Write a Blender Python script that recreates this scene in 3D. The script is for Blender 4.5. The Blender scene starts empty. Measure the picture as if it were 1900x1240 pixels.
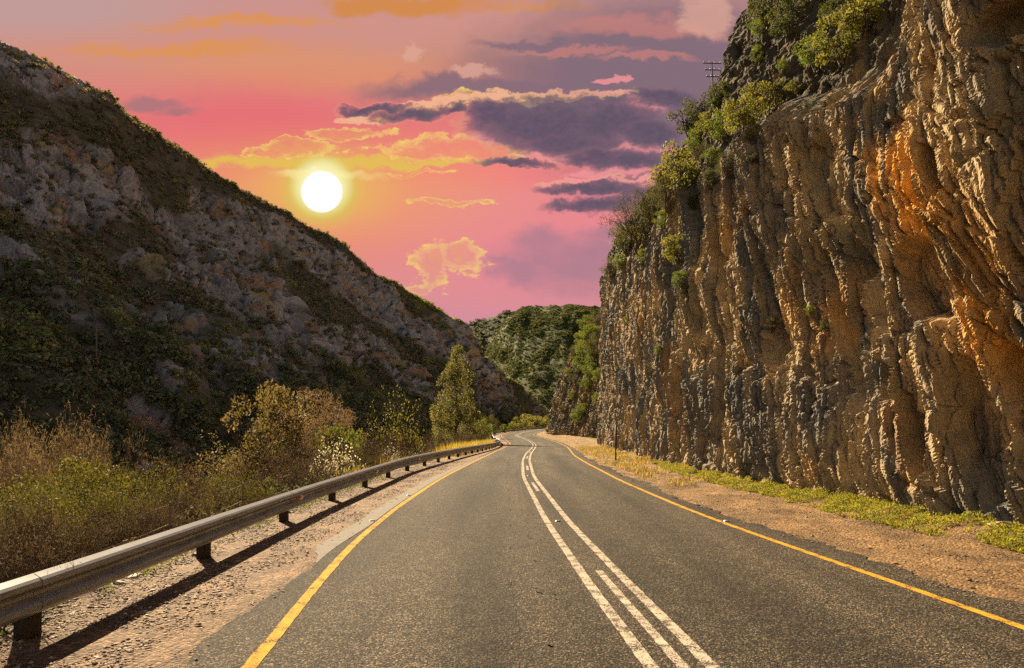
import bpy, math, random
import numpy as np
from mathutils import Vector, Matrix

scene = bpy.context.scene
COL = scene.collection
R = math.radians
rng = np.random.default_rng(7)
random.seed(7)
EXPO = 2.0
F = 1266.7          # focal length of the photograph in its own pixels (24 mm on 36 mm)
HZ = 787.0          # eye level in the photograph
EYE = 2.0

# ------------------------------------------------------------------ helpers
def tag(o, label=None, cat=None, group=None, kind=None):
    if label: o['label'] = label
    if cat: o['category'] = cat
    if group: o['group'] = group
    if kind: o['kind'] = kind
    return o

def mesh_np(name, V, Q, smooth=False, col=None):
    V = np.asarray(V, np.float32).reshape(-1, 3); Q = np.asarray(Q, np.int32)
    k = Q.shape[1]; n = len(Q)
    me = bpy.data.meshes.new(name)
    me.vertices.add(len(V)); me.vertices.foreach_set('co', V.ravel())
    me.loops.add(n * k); me.loops.foreach_set('vertex_index', Q.ravel())
    me.polygons.add(n)
    me.polygons.foreach_set('loop_start', np.arange(0, n * k, k, dtype=np.int32))
    try: me.polygons.foreach_set('loop_total', np.full(n, k, np.int32))
    except Exception: pass
    me.polygons.foreach_set('use_smooth', np.full(n, smooth, bool))
    if col is not None:
        a = me.color_attributes.new('Col', 'FLOAT_COLOR', 'POINT')
        c = np.ones((len(V), 4), np.float32); c[:, :3] = np.asarray(col, np.float32).reshape(-1, 3)
        a.data.foreach_set('color', c.ravel())
    me.update(calc_edges=True); me.validate()
    return me

def obj(name, me, mat=None, parent=None, loc=None):
    o = bpy.data.objects.new(name, me); COL.objects.link(o)
    if mat is not None and me is not None and not me.materials: me.materials.append(mat)
    if parent is not None: o.parent = parent
    if loc is not None: o.location = loc
    return o

def empty(name, loc=(0, 0, 0), rz=0.0):
    o = bpy.data.objects.new(name, None); COL.objects.link(o)
    o.location = loc; o.rotation_euler = (0, 0, rz); o.empty_display_size = 0.3
    return o

def copy_tree(o, parent=None):
    c = o.copy(); COL.objects.link(c)
    if parent is not None: c.parent = parent
    for ch in list(o.children): copy_tree(ch, c)
    return c

def grid_quads(nu, nv):
    i = np.arange(nu * nv).reshape(nu, nv)
    return np.stack([i[:-1, :-1], i[1:, :-1], i[1:, 1:], i[:-1, 1:]], -1).reshape(-1, 4)

def sm(x, a, b):
    t = np.clip((x - a) / (b - a), 0, 1); return t * t * (3 - 2 * t)

class MB:
    """collects boxes, bars and tubes into one mesh"""
    def __init__(s): s.V = []; s.P = []
    def add(s, V, P):
        b = len(s.V); s.V += [tuple(v) for v in V]; s.P += [tuple(i + b for i in p) for p in P]
    def box(s, c, d, M=None, taper=1.0, bev=0.0):
        x, y, z = d[0] / 2, d[1] / 2, d[2] / 2
        if bev:
            ring = [(-x + bev, -y), (x - bev, -y), (x, -y + bev), (x, y - bev), (x - bev, y), (-x + bev, y), (-x, y - bev), (-x, -y + bev)]
        else: ring = [(-x, -y), (x, -y), (x, y), (-x, y)]
        n = len(ring)
        zs = [(-z, 1.0), (z - bev, taper), (z, taper * (1 - bev * 1.5 / max(x, y)))] if bev else [(-z, 1.0), (z, taper)]
        V = [Vector((px * k, py * k, zz)) for zz, k in zs for px, py in ring]
        if M is not None: V = [M @ v for v in V]
        V = [v + Vector(c) for v in V]
        P = [tuple(reversed(range(n))), tuple(range(n * (len(zs) - 1), n * len(zs)))]
        for k in range(len(zs) - 1):
            for i in range(n):
                j = (i + 1) % n; P.append((k * n + i, k * n + j, k * n + n + j, k * n + n + i))
        s.add(V, P)
    def tube(s, pts, rad, n=6):
        pts = [Vector(p) for p in pts]; m = len(pts)
        if not hasattr(rad, '__len__'): rad = [rad] * m
        V = []
        for i, p in enumerate(pts):
            d = (pts[min(i + 1, m - 1)] - pts[max(i - 1, 0)]).normalized()
            a = d.cross(Vector((0, 0, 1)) if abs(d.z) < .9 else Vector((1, 0, 0))).normalized(); b = d.cross(a)
            for k in range(n):
                t = 2 * math.pi * k / n; V.append(p + (a * math.cos(t) + b * math.sin(t)) * rad[i])
        P = [tuple(range(n)), tuple(reversed(range(n * (m - 1), n * m)))]
        for i in range(m - 1):
            for k in range(n):
                j = (k + 1) % n; P.append((i * n + k, i * n + n + k, i * n + n + j, i * n + j))
        s.add(V, P)
    def build(s, name, mat, parent=None, smooth=False):
        me = bpy.data.meshes.new(name); me.from_pydata([tuple(v) for v in s.V], [], s.P)
        if smooth: me.polygons.foreach_set('use_smooth', [True] * len(me.polygons))
        me.update(); return obj(name, me, mat, parent)

# ------------------------------------------------------------------ noise (numpy)
def _h(ix, iy, seed):
    h = (ix.astype(np.int64) * 374761393 + iy.astype(np.int64) * 668265263 + seed * 974634777) & 0xffffffff
    h = ((h ^ (h >> 13)) * 1274126177) & 0xffffffff
    h = ((h ^ (h >> 16)) * 2246822519) & 0xffffffff
    return ((h ^ (h >> 15)) & 0xffffff) / float(0x1000000)

def perlin(x, y, seed=0):
    x0 = np.floor(x); y0 = np.floor(y); fx = x - x0; fy = y - y0
    x0 = x0.astype(np.int64); y0 = y0.astype(np.int64)
    u = fx * fx * fx * (fx * (fx * 6 - 15) + 10); v = fy * fy * fy * (fy * (fy * 6 - 15) + 10)
    def g(ix, iy, dx, dy):
        a = _h(ix, iy, seed) * (2 * np.pi); return np.cos(a) * dx + np.sin(a) * dy
    n00 = g(x0, y0, fx, fy); n10 = g(x0 + 1, y0, fx - 1, fy)
    n01 = g(x0, y0 + 1, fx, fy - 1); n11 = g(x0 + 1, y0 + 1, fx - 1, fy - 1)
    a = n00 + u * (n10 - n00); b = n01 + u * (n11 - n01)
    return (a + v * (b - a)) * 1.5

def fbm(x, y, o=4, seed=0, gain=.5):
    r = np.zeros_like(x); a = 1.0
    for i in range(o):
        r += a * perlin(x, y, seed + i * 17); x = x * 2.03 + 5.2; y = y * 2.03 + 1.3; a *= gain
    return r

def ridged(x, y, o=3, seed=0, gain=.5):
    r = np.zeros_like(x); a = 1.0; w = 0
    for i in range(o):
        r += a * (1 - np.abs(perlin(x, y, seed + i * 31)) * 2); w += a
        x = x * 2.1 + 3.1; y = y * 2.1 + 7.7; a *= gain
    return r / w

def cell(x, y, seed=0):
    """Worley cells: F1, F2, random of the nearest cell, offset from its point"""
    x0 = np.floor(x).astype(np.int64); y0 = np.floor(y).astype(np.int64)
    f1 = np.full(x.shape, 9.0); f2 = np.full(x.shape, 9.0); rid = np.zeros_like(x); ox = np.zeros_like(x); oy = np.zeros_like(x); rid2 = np.zeros_like(x)
    for di in (-1, 0, 1):
        for dj in (-1, 0, 1):
            ix = x0 + di; iy = y0 + dj
            dx = x - (ix + .1 + .8 * _h(ix, iy, seed)); dy = y - (iy + .1 + .8 * _h(ix, iy, seed + 1))
            d = np.sqrt(dx * dx + dy * dy); m = d < f1
            f2 = np.where(m, f1, np.minimum(f2, d))
            rid = np.where(m, _h(ix, iy, seed + 2), rid); rid2 = np.where(m, _h(ix, iy, seed + 3), rid2)
            ox = np.where(m, dx, ox); oy = np.where(m, dy, oy); f1 = np.where(m, d, f1)
    return f1, f2, rid, rid2, ox, oy

def smooth_interp(xs, ys, q, width):
    """linear interpolation smoothed by a moving average of the given width"""
    q = np.asarray(q, float); o = np.zeros_like(q)
    ks = np.linspace(-1, 1, 9); w = (1 - np.abs(ks) * .9); w /= w.sum()
    for k, ww in zip(ks, w): o += ww * np.interp(q + k * width * (.35 + np.clip(np.abs(q), 0, 100) * .02), xs, ys)
    return o

# ------------------------------------------------------------------ materials
def lin(c):
    return tuple(((v / 255) / 12.92 if v / 255 <= .04045 else ((v / 255 + .055) / 1.055) ** 2.4) for v in c)

def new_mat(name):
    m = bpy.data.materials.new(name); m.use_nodes = True
    nt = m.node_tree; b = nt.nodes['Principled BSDF']; return m, nt, b

def N(nt, t, **kw):
    n = nt.nodes.new(t)
    for k, v in kw.items(): setattr(n, k, v)
    return n

def noise_node(nt, vec, scale, detail=4, rough=.55, dist=0.0):
    n = N(nt, 'ShaderNodeTexNoise'); n.inputs['Scale'].default_value = scale; n.inputs['Detail'].default_value = detail
    n.inputs['Roughness'].default_value = rough; n.inputs['Distortion'].default_value = dist
    if vec is not None: nt.links.new(vec, n.inputs['Vector'])
    return n

def ramp(nt, fac, stops):
    r = N(nt, 'ShaderNodeValToRGB'); e = r.color_ramp.elements
    while len(e) < len(stops): e.new(.5)
    for el, (p, c) in zip(e, stops):
        el.position = p; el.color = (*c, 1) if len(c) == 3 else c
    nt.links.new(fac, r.inputs['Fac']); return r

def mixrgb(nt, fac, a, b, mode='MIX'):
    m = N(nt, 'ShaderNodeMix', data_type='RGBA', blend_type=mode)
    for s, v in ((m.inputs[0], fac), (m.inputs[6], a), (m.inputs[7], b)):
        if isinstance(v, bpy.types.NodeSocket): nt.links.new(v, s)
        elif isinstance(v, (int, float)): s.default_value = v
        else: s.default_value = (*v, 1)
    return m.outputs[2]

def bump(nt, b, height, strength, dist=.02, prev=None):
    n = N(nt, 'ShaderNodeBump'); n.inputs['Strength'].default_value = strength; n.inputs['Distance'].default_value = dist
    nt.links.new(height, n.inputs['Height'])
    if prev is not None: nt.links.new(prev, n.inputs['Normal'])
    if b is not None: nt.links.new(n.outputs[0], b.inputs['Normal'])
    return n.outputs[0]

def obj_coord(nt):
    return N(nt, 'ShaderNodeTexCoord').outputs['Object']

def mat_attr(name, rough=.9, spec=.2, nscale=3.0, namp=.35, bscale=20, bstr=.5, bdist=.03, stretch=(1, 1, 1), translucent=0.0):
    """base colour from the mesh's own colour attribute, broken up by noise"""
    m, nt, b = new_mat(name)
    at = N(nt, 'ShaderNodeAttribute', attribute_name='Col')
    mp = N(nt, 'ShaderNodeMapping'); mp.inputs['Scale'].default_value = stretch
    nt.links.new(obj_coord(nt), mp.inputs[0])
    n1 = noise_node(nt, mp.outputs[0], nscale, 6, .65)
    r = ramp(nt, n1.outputs[0], [(.25, (1 - namp,) * 3), (.75, (1 + namp,) * 3)])
    c = mixrgb(nt, 1.0, at.outputs['Color'], r.outputs[0], 'MULTIPLY')
    nt.links.new(c, b.inputs['Base Color'])
    b.inputs['Roughness'].default_value = rough; b.inputs['Specular IOR Level'].default_value = spec
    if bstr:
        n2 = noise_node(nt, mp.outputs[0], bscale, 5, .6); bump(nt, b, n2.outputs[0], bstr, bdist)
    if translucent:
        t = N(nt, 'ShaderNodeBsdfTranslucent'); mx = N(nt, 'ShaderNodeMixShader'); mx.inputs[0].default_value = translucent
        tc = mixrgb(nt, 1.0, c, (1.25, 1.2, .7), 'MULTIPLY')
        nt.links.new(tc, t.inputs[0]); nt.links.new(b.outputs[0], mx.inputs[1]); nt.links.new(t.outputs[0], mx.inputs[2])
        nt.links.new(mx.outputs[0], nt.nodes['Material Output'].inputs[0])
    return m

def mat_plain(name, c, rough=.7, metal=0.0, spec=.3, nscale=8, namp=.25, bstr=.2, bscale=40, bdist=.01, stretch=(1, 1, 1)):
    m, nt, b = new_mat(name)
    mp = N(nt, 'ShaderNodeMapping'); mp.inputs['Scale'].default_value = stretch
    nt.links.new(obj_coord(nt), mp.inputs[0])
    n1 = noise_node(nt, mp.outputs[0], nscale, 5, .6)
    r = ramp(nt, n1.outputs[0], [(.25, tuple(v * (1 - namp) for v in c)), (.75, tuple(min(1, v * (1 + namp)) for v in c))])
    nt.links.new(r.outputs[0], b.inputs['Base Color'])
    b.inputs['Roughness'].default_value = rough; b.inputs['Metallic'].default_value = metal; b.inputs['Specular IOR Level'].default_value = spec
    if bstr:
        n2 = noise_node(nt, mp.outputs[0], bscale, 4); bump(nt, b, n2.outputs[0], bstr, bdist)
    return m

M_LEAF = mat_attr('foliage_leaves', rough=.7, spec=.25, nscale=1.3, namp=.25, bstr=0, translucent=.42)
M_FARLEAF = mat_attr('scrub_leaves', rough=.85, spec=.1, nscale=.12, namp=.3, bstr=0, translucent=.3)
M_TWIG = mat_plain('brown_twigs', (.11, .075, .05), rough=.85, nscale=2, namp=.35, bstr=0)
M_PALETWIG = mat_plain('pale_twigs', (.27, .19, .125), rough=.85, nscale=2, namp=.3, bstr=0)
M_BARK = mat_plain('rough_bark', (.07, .05, .035), rough=.9, nscale=6, namp=.4, bstr=.6, bscale=25, bdist=.03)
M_TIMBER = mat_plain('dark_creosoted_timber', (.035, .024, .017), rough=.85, nscale=5, namp=.4, bstr=.5, bscale=30, bdist=.01, stretch=(6, 6, .6))
M_GREYWOOD = mat_plain('weathered_grey_wood', (.16, .13, .1), rough=.85, nscale=5, namp=.3, bstr=.4, bscale=30, stretch=(6, 6, .6))
M_STONE = mat_attr('loose_stone', rough=.85, spec=.3, nscale=9, namp=.25, bscale=60, bstr=.4, bdist=.01)
M_DARKMETAL = mat_plain('dark_painted_metal', (.03, .03, .028), rough=.5, metal=.3, bstr=0)
M_CABLE = mat_plain('cable', (.03, .03, .035), rough=.6, bstr=0)

# ------------------------------------------------------------------ the line of the road (metres, from the camera along +Y)
ZY = [-200, 30, 39, 52, 65, 80, 95, 108, 127, 155, 190, 220, 270, 600]
ZZ = [0, 0, -.08, -.25, -.45, -.7, -.85, -.75, -.4, -.3, -.05, .4, .6, .6]
CY = [-60, -20, -6, 0, 5.6, 8.2, 14, 26, 39, 52, 64, 80, 95, 108, 127, 140, 155, 175, 190, 205, 220, 240, 270, 320]
CX = [9.0, 3.4, 2.1, 1.68, 1.40, 1.23, .93, .62, .80, 1.25, 1.85, 2.6, 3.15, 2.95, 1.45, .8, 1.3, 2.8, 4.6, 7.1, 10.4, 16.5, 29, 62]
LY = [-60, -20, -6, 0, 5.6, 8.1, 11.4, 16.2, 24, 34, 46.6, 64, 80, 95, 108, 127, 140, 155, 175, 190, 205, 220, 240, 270, 320]
LX = [5.0, -.4, -1.6, -1.9, -2.14, -2.4, -2.66, -2.76, -2.64, -2.2, -1.75, -1.25, -.75, -.12, -.7, -1.9, -2.2, -2.0, -.6, 1.2, 3.8, 7.0, 13, 25.5, 58]
RY = [-60, -20, -6, 0, 6.7, 12.4, 16, 24.5, 36, 48, 65, 80, 95, 108, 127, 140, 155, 175, 190, 205, 220, 240, 270, 320]
RX = [12.8, 7.2, 5.9, 5.5, 5.03, 4.40, 4.10, 3.81, 3.9, 4.35, 5.5, 6.5, 7.0, 6.7, 5.1, 4.4, 4.9, 6.4, 8.2, 10.7, 14, 20.2, 32.6, 65]
GY = [-60, -6, 3, 6.4, 16, 28, 39, 43.6, 53, 58.5, 70, 80, 90, 100, 110, 120, 140, 160, 180, 200, 220, 245, 280]
GX = [2.0, -4.4, -4.45, -4.45, -4.63, -4.5, -3.75, -3.5, -2.9, -2.55, -2.0, -1.8, -1.6, -1.95, -2.9, -3.5, -4.2, -3.5, -1.2, 3.0, 8.0, 15.5, 29]
def zr(y): return smooth_interp(ZY, ZZ, y, 6)
def xc(y): return smooth_interp(CY, CX, y, 4)
def xl(y): return smooth_interp(LY, LX, y, 4)
def xr(y): return smooth_interp(RY, RX, y, 4)
def xg(y): return smooth_interp(GY, GX, y, 3)

def cliff_base_x(y):
    return smooth_interp([-40, -12, 2, 5, 11, 14.5, 19, 22.4, 27.2, 34, 45, 53, 65, 80, 96], [17, 12.4, 11.0, 10.6, 9.7, 8.9, 8.25, 7.65, 7.3, 7.3, 8.3, 8.85, 9.6, 10.7, 12.4], y, 2)

def ground_z(x, y):
    """height of the bare ground"""
    x = np.asarray(x, float); y = np.asarray(y, float)
    yy = np.clip(y, -60, 300)
    base = zr(yy)
    l = xl(yy) - .30; r = xr(yy) + .54; g = xg(yy)
    inside = sm(x, l - .1, l + .3) * (1 - sm(x, r - .3, r + .1))
    z = base - .012 - .06 * inside
    u = g - x
    z = z - (4.6 + .8 * fbm(x / 9, y / 9, 2, 5)) * sm(u, .55, 8.0) - 1.2 * sm(u, 8, 40)
    z = z + np.where(u > 1.2, .12 * fbm(x / 1.3, y / 1.3, 3, 9), 0) * sm(u, 1.2, 3)
    cb = np.interp(yy, *CBT)
    z = z + .16 * sm(x, cb - 1.6, cb + .3) + .05 * fbm(x / .9, y / .9, 3, 8) * sm(x, r + .2, r + 1.5) * sm(r + 30 - x, 0, 2)
    far = sm(y, 285, 420)
    return z * (1 - far) + far * (-3.0)
_t = np.linspace(-60, 300, 400)
CBT = (_t, np.where(_t < 96, cliff_base_x(_t), xr(_t) + 6))

def at(px, Y): return (px - 950) / F * Y
def top_z(py, Y): return EYE + (HZ - py) / F * Y
def project(V): return np.stack([950 + F * V[..., 0] / V[..., 1], HZ - F * (V[..., 2] - EYE) / V[..., 1]], -1)

# ------------------------------------------------------------------ ground
def axis(parts):
    out = []
    for a, b, n in parts: out.append(np.linspace(a, b, n, endpoint=False))
    return np.concatenate(out + [[parts[-1][1]]])
gx = axis([(-3000, -400, 12), (-400, -120, 20), (-120, -40, 40), (-40, -12, 56), (-12, 14, 173), (14, 40, 40), (40, 150, 30), (150, 500, 16), (500, 3000, 12)])
gy = axis([(-600, -60, 14), (-60, -5, 30), (-5, 3, 30), (3, 30, 180), (30, 70, 130), (70, 150, 150), (150, 290, 130), (290, 450, 20), (450, 1000, 20), (1000, 4000, 14)])
GXX, GYY = np.meshgrid(gx, gy, indexing='ij')
GZ = ground_z(GXX, GYY)
yy = np.clip(GYY, -60, 300)
u = xg(yy) - GXX; l = xl(yy); r = xr(yy)
n = fbm(GXX / 1.1, GYY / 1.6, 4, 3) * .5 + .5
gravel = np.array([.155, .098, .06]); soil = np.array([.045, .038, .02]); dirt = np.array([.155, .09, .039]); straw = np.array([.21, .135, .045])
c = np.empty(GXX.shape + (3,)); c[:] = gravel
c = c * (.8 + .4 * n[..., None])
w = sm(u + .5 * (n - .5), .35, 1.5)[..., None]; c = c * (1 - w) + soil * (.7 + .6 * n[..., None]) * w
w = sm(GXX, r + .1, r + .5)[..., None]
dd = dirt * (.65 + .7 * n[..., None])
w2 = (sm(GYY + 20 * (n - .5), 28, 45) * sm(n, .3, .7))[..., None]; dd = dd * (1 - w2) + straw * w2
c = c * (1 - w) + dd * w
m, nt, b = new_mat('gravel_and_soil')
atn = N(nt, 'ShaderNodeAttribute', attribute_name='Col'); oc = obj_coord(nt)
n1 = noise_node(nt, oc, 1.7, 8, .72); n2 = N(nt, 'ShaderNodeTexVoronoi'); n2.inputs['Scale'].default_value = 26; nt.links.new(oc, n2.inputs['Vector'])
n2.inputs['Randomness'].default_value = 1
n3 = noise_node(nt, oc, 45, 6, .7)
r1 = ramp(nt, n1.outputs[0], [(.32, (.5,) * 3), (.68, (1.4,) * 3)])
cc = mixrgb(nt, 1, atn.outputs['Color'], r1.outputs[0], 'MULTIPLY')
sep = N(nt, 'ShaderNodeSeparateColor'); nt.links.new(n2.outputs['Color'], sep.inputs[0])
r2 = ramp(nt, sep.outputs[0], [(0, (.5,) * 3), (.75, (1.15,) * 3), (1, (2.0, 1.95, 1.9))])
cc = mixrgb(nt, .8, cc, r2.outputs[0], 'MULTIPLY')
nt.links.new(cc, b.inputs['Base Color']); b.inputs['Roughness'].default_value = .9; b.inputs['Specular IOR Level'].default_value = .2
p = bump(nt, None, n2.outputs['Distance'], .9, -.035)
bump(nt, b, n3.outputs[0], .8, .03, p)
ground = obj('ground', mesh_np('ground', np.stack([GXX, GYY, GZ], -1), grid_quads(len(gx), len(gy)), True, c), m)
tag(ground, 'gravel and soil ground falling away into the valley', 'ground', kind='structure')

# ------------------------------------------------------------------ road with its markings
ry = np.concatenate([np.arange(-60, 2, .8), np.arange(2, 30, .09), np.arange(30, 80, .25), np.arange(80, 320, .6)])
def strip(x0, x1, ys, lift, nl=2, crown=True):
    t = np.linspace(0, 1, nl)[None, :]
    X = x0[:, None] * (1 - t) + x1[:, None] * t; Y = np.repeat(ys[:, None], nl, 1)
    Z = np.repeat((zr(ys) + lift)[:, None], nl, 1)
    return np.stack([X, Y, Z], -1), grid_quads(len(ys), nl)
jl = .10 * fbm(ry / .9, ry * 0 + .3, 4, 40) * (ry < 60) + .12 * fbm(ry / 6, ry * 0 + .7, 2, 41)
jr = .13 * fbm(ry / .7, ry * 0 + .3, 4, 42) * (ry < 60) + .15 * fbm(ry / 5, ry * 0 + .7, 2, 43)
V, Q = strip(xl(ry) - .34 + jl - .25 * sm(9.5 - ry, 0, 3), xr(ry) + .60 + 1.5 * jr, ry, .0, 40)
m, nt, b = new_mat('chip_seal_asphalt'); oc = obj_coord(nt)
vo = N(nt, 'ShaderNodeTexVoronoi'); vo.inputs['Scale'].default_value = 72; nt.links.new(oc, vo.inputs['Vector'])
v2 = N(nt, 'ShaderNodeTexVoronoi'); v2.inputs['Scale'].default_value = 38; nt.links.new(oc, v2.inputs['Vector'])
sp = N(nt, 'ShaderNodeSeparateColor'); nt.links.new(vo.outputs['Color'], sp.inputs[0])
base = ramp(nt, sp.outputs[0], [(0, (.005, .0038, .0027)), (.5, (.021, .0163, .0115)), (.82, (.056, .043, .0295)), (1, (.18, .138, .094))])
mp = N(nt, 'ShaderNodeMapping'); mp.inputs['Scale'].default_value = (1.0, .09, 1); nt.links.new(oc, mp.inputs[0])
big = noise_node(nt, mp.outputs[0], .9, 3, .5); rb = ramp(nt, big.outputs[0], [(.38, (.6,) * 3), (.62, (1.2,) * 3)])
med = noise_node(nt, oc, 3.2, 6, .7); rm_ = ramp(nt, med.outputs[0], [(.3, (.7,) * 3), (.7, (1.3,) * 3)])
cc = mixrgb(nt, 1, mixrgb(nt, 1, base.outputs[0], rb.outputs[0], 'MULTIPLY'), rm_.outputs[0], 'MULTIPLY')
ra = N(nt, 'ShaderNodeAttribute', attribute_name='Col'); cc = mixrgb(nt, 1, cc, ra.outputs['Color'], 'MULTIPLY')
nt.links.new(cc, b.inputs['Base Color'])
rr = ramp(nt, big.outputs[0], [(.3, (.5,) * 3), (.7, (.62,) * 3)]); b.inputs['Roughness'].default_value = .9
b.inputs['Specular IOR Level'].default_value = .12
p = bump(nt, None, vo.outputs['Distance'], .8, -.009); bump(nt, b, v2.outputs['Distance'], .5, -.012, p)
lv = (V[..., 0] - xc(V[..., 1]))      # oil darkened lane middles, paler polished wheel tracks
wear = 1.0 + .16 * sum(np.exp(-((lv - c_) / .28) ** 2) for c_ in (-2.55, -.95, .95, 2.55)) - .34 * sum(np.exp(-((lv - c_) / .33) ** 2) for c_ in (-1.75, 1.7)) * (.6 + .4 * fbm(V[..., 1] / 9, lv / 3, 3, 45)) 
road = obj('road', mesh_np('road', V, Q, True, wear[..., None] * np.ones(3)), m)
tag(road, 'two lane asphalt road winding into the gorge', 'road', kind='structure')

def paint(name, c, wear):
    m, nt, b = new_mat(name); oc = obj_coord(nt)
    vo = N(nt, 'ShaderNodeTexVoronoi'); vo.inputs['Scale'].default_value = 85; nt.links.new(oc, vo.inputs['Vector'])
    nz = noise_node(nt, oc, 5, 6, .7); n4 = noise_node(nt, oc, 60, 3, .6)
    ad = N(nt, 'ShaderNodeMath', operation='ADD'); nt.links.new(nz.outputs[0], ad.inputs[0]); nt.links.new(n4.outputs[0], ad.inputs[1])
    ad2 = N(nt, 'ShaderNodeMath', operation='MULTIPLY'); ad2.inputs[1].default_value = .5; nt.links.new(ad.outputs[0], ad2.inputs[0])
    rw = ramp(nt, ad2.outputs[0], [(wear, (0, 0, 0)), (wear + .07, (1, 1, 1))])
    cc = mixrgb(nt, rw.outputs[0], (.035, .028, .02), c)
    var = ramp(nt, nz.outputs[0], [(.3, (.8,) * 3), (.7, (1.1,) * 3)])
    nt.links.new(mixrgb(nt, 1, cc, var.outputs[0], 'MULTIPLY'), b.inputs['Base Color']); b.inputs['Roughness'].default_value = .9; b.inputs['Specular IOR Level'].default_value = .1
    bump(nt, b, vo.outputs['Distance'], .6, -.006); return m
M_YEL = paint('worn_yellow_paint', (.40, .205, .016), .42); M_WHT = paint('worn_white_paint', (.34, .285, .225), .44)
def line(name, xf, hw, mat, y0=-60, y1=318, lift=.005):
    ys = ry[(ry > y0) & (ry < y1)]
    x = xf(ys); j = .008 * fbm(ys / .25, ys * 0 + hw, 3, 60)
    V, Q = strip(x - hw + j, x + hw + .008 * fbm(ys / .25, ys * 0 + 9, 3, 61), ys, lift, 3)
    return obj(name, mesh_np(name, V, Q, True), mat, road)
def gap(y): return np.interp(y, [0, 8, 14, 26, 40, 400], [.255, .252, .225, .2, .19, .19])
o = line('edge_line', lambda y: xl(y), .062, M_YEL); o['label'] = 'yellow edge line beside the guardrail'
o = line('edge_line', lambda y: xr(y), .062, M_YEL); o['label'] = 'yellow edge line beside the cliff'
o = line('centre_line', lambda y: xc(y) - gap(y), .062, M_WHT); o = line('centre_line', lambda y: xc(y) + gap(y), .062, M_WHT)
for a, bb in ((-6.6, -2.6), (3.2, 9.35), (20.2, 23.5), (29.6, 33.2), (41.5, 46), (54, 58), (66, 70), (78, 82)):
    line('lane_dash', lambda y: xc(y) + .01, .05, M_WHT, a, bb, .005)
# pale strip of old surfacing outside the left edge line
ys = np.arange(9.6, 47, .12)
w = .34 * sm(ys, 9.6, 11.5) * (1 - .7 * sm(ys, 22, 46)) + .07 * fbm(ys / .5, ys * 0 + .2, 4, 71)
V, Q = strip(xl(ys) - .10 - .17 * sm(14 - ys, 0, 4) - np.maximum(w, .01) - .0 * ys, xl(ys) - .10 - .17 * sm(14 - ys, 0, 4), ys, .0045, 5)
obj('edge_strip', mesh_np('edge_strip', V, Q, True), mat_plain('pale_old_surfacing', (.085, .071, .057), rough=.9, nscale=6, namp=.3, bstr=.5, bscale=120, bdist=.006), road)
# reflective road studs
M_STUD = mat_plain('grey_stud_metal', (.3, .29, .27), rough=.4, metal=.6, bstr=0)
stud = MB(); stud.box((0, 0, .012), (.11, .1, .022), taper=.72, bev=.006); stud.box((0, -.034, .014), (.07, .012, .012))
sm_ = None
for k, (y, f, lab) in enumerate(((14.0, lambda y: xc(y), 'grey road stud between the double white centre lines, nearest of them'), (26.2, lambda y: xc(y), 'small dark road stud between the centre lines beyond the third dash'),
        (14.05, lambda y: xl(y) - .16, 'grey road stud just outside the left yellow line on the pale strip'), (14.0, lambda y: xr(y) + .13, 'grey road stud outside the yellow line on the cliff side'), (19, lambda y: xl(y) - .16, 'far road stud outside the left yellow line'), )):
    if k == 0: o = stud.build('road_stud', M_STUD)
    else: o = obj('road_stud', sm_)
    sm_ = o.data; yv = np.array([y]); o.location = (float(f(yv)[0]), y, float(zr(yv)[0]) + .004)
    tag(o, lab, 'road stud', 'road studs along the lane markings')

# ------------------------------------------------------------------ guardrail
gys = np.linspace(-6, 262, 5000); gxs = xg(gys); gzs = zr(gys)
garc = np.concatenate([[0], np.cumsum(np.hypot(np.diff(gxs), np.diff(gys)))])
def rail_pt(s):
    return np.interp(s, garc, gxs), np.interp(s, garc, gys), np.interp(s, garc, gzs)
M_RAIL = None
m, nt, b = new_mat('galvanised_steel'); oc = obj_coord(nt)
mp = N(nt, 'ShaderNodeMapping'); mp.inputs['Scale'].default_value = (1, .35, 5); nt.links.new(oc, mp.inputs[0])
n1 = noise_node(nt, mp.outputs[0], 4, 6, .65); r1 = ramp(nt, n1.outputs[0], [(.3, (.17, .165, .165)), (.5, (.26, .268, .285)), (.75, (.36, .375, .40))])
nt.links.new(r1.outputs[0], b.inputs['Base Color']); b.inputs['Metallic'].default_value = .6
r2 = ramp(nt, n1.outputs[0], [(.3, (.6,) * 3), (.7, (.42,) * 3)]); nt.links.new(r2.outputs[0], b.inputs['Roughness'])
n2 = noise_node(nt, oc, 2.2, 2); bump(nt, b, n2.outputs[0], .15, .05)
M_RAIL = m
M_BOLT = mat_plain('bolt_head', (.5, .48, .44), rough=.35, metal=.8, bstr=0)
M_HOLE = mat_plain('slot_shadow', (.01, .01, .01), rough=.9, bstr=0)
M_RED = mat_plain('red_reflector', (.45, .02, .015), rough=.3, bstr=0, namp=.1); M_WREF = mat_plain('white_reflector', (.75, .66, .55), rough=.3, bstr=0, namp=.1)
K = 1.2
prof = [(0, .150), (.014, .158), (.06, .128), (.080, .108), (.084, .085), (.078, .06), (.03, .03), (.012, .012), (.012, -.012), (.03, -.03), (.078, -.06), (.084, -.085), (.080, -.108), (.06, -.128), (.014, -.158), (0, -.150)]
prof = [(a * K, z * K + .435) for a, z in prof]
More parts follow.
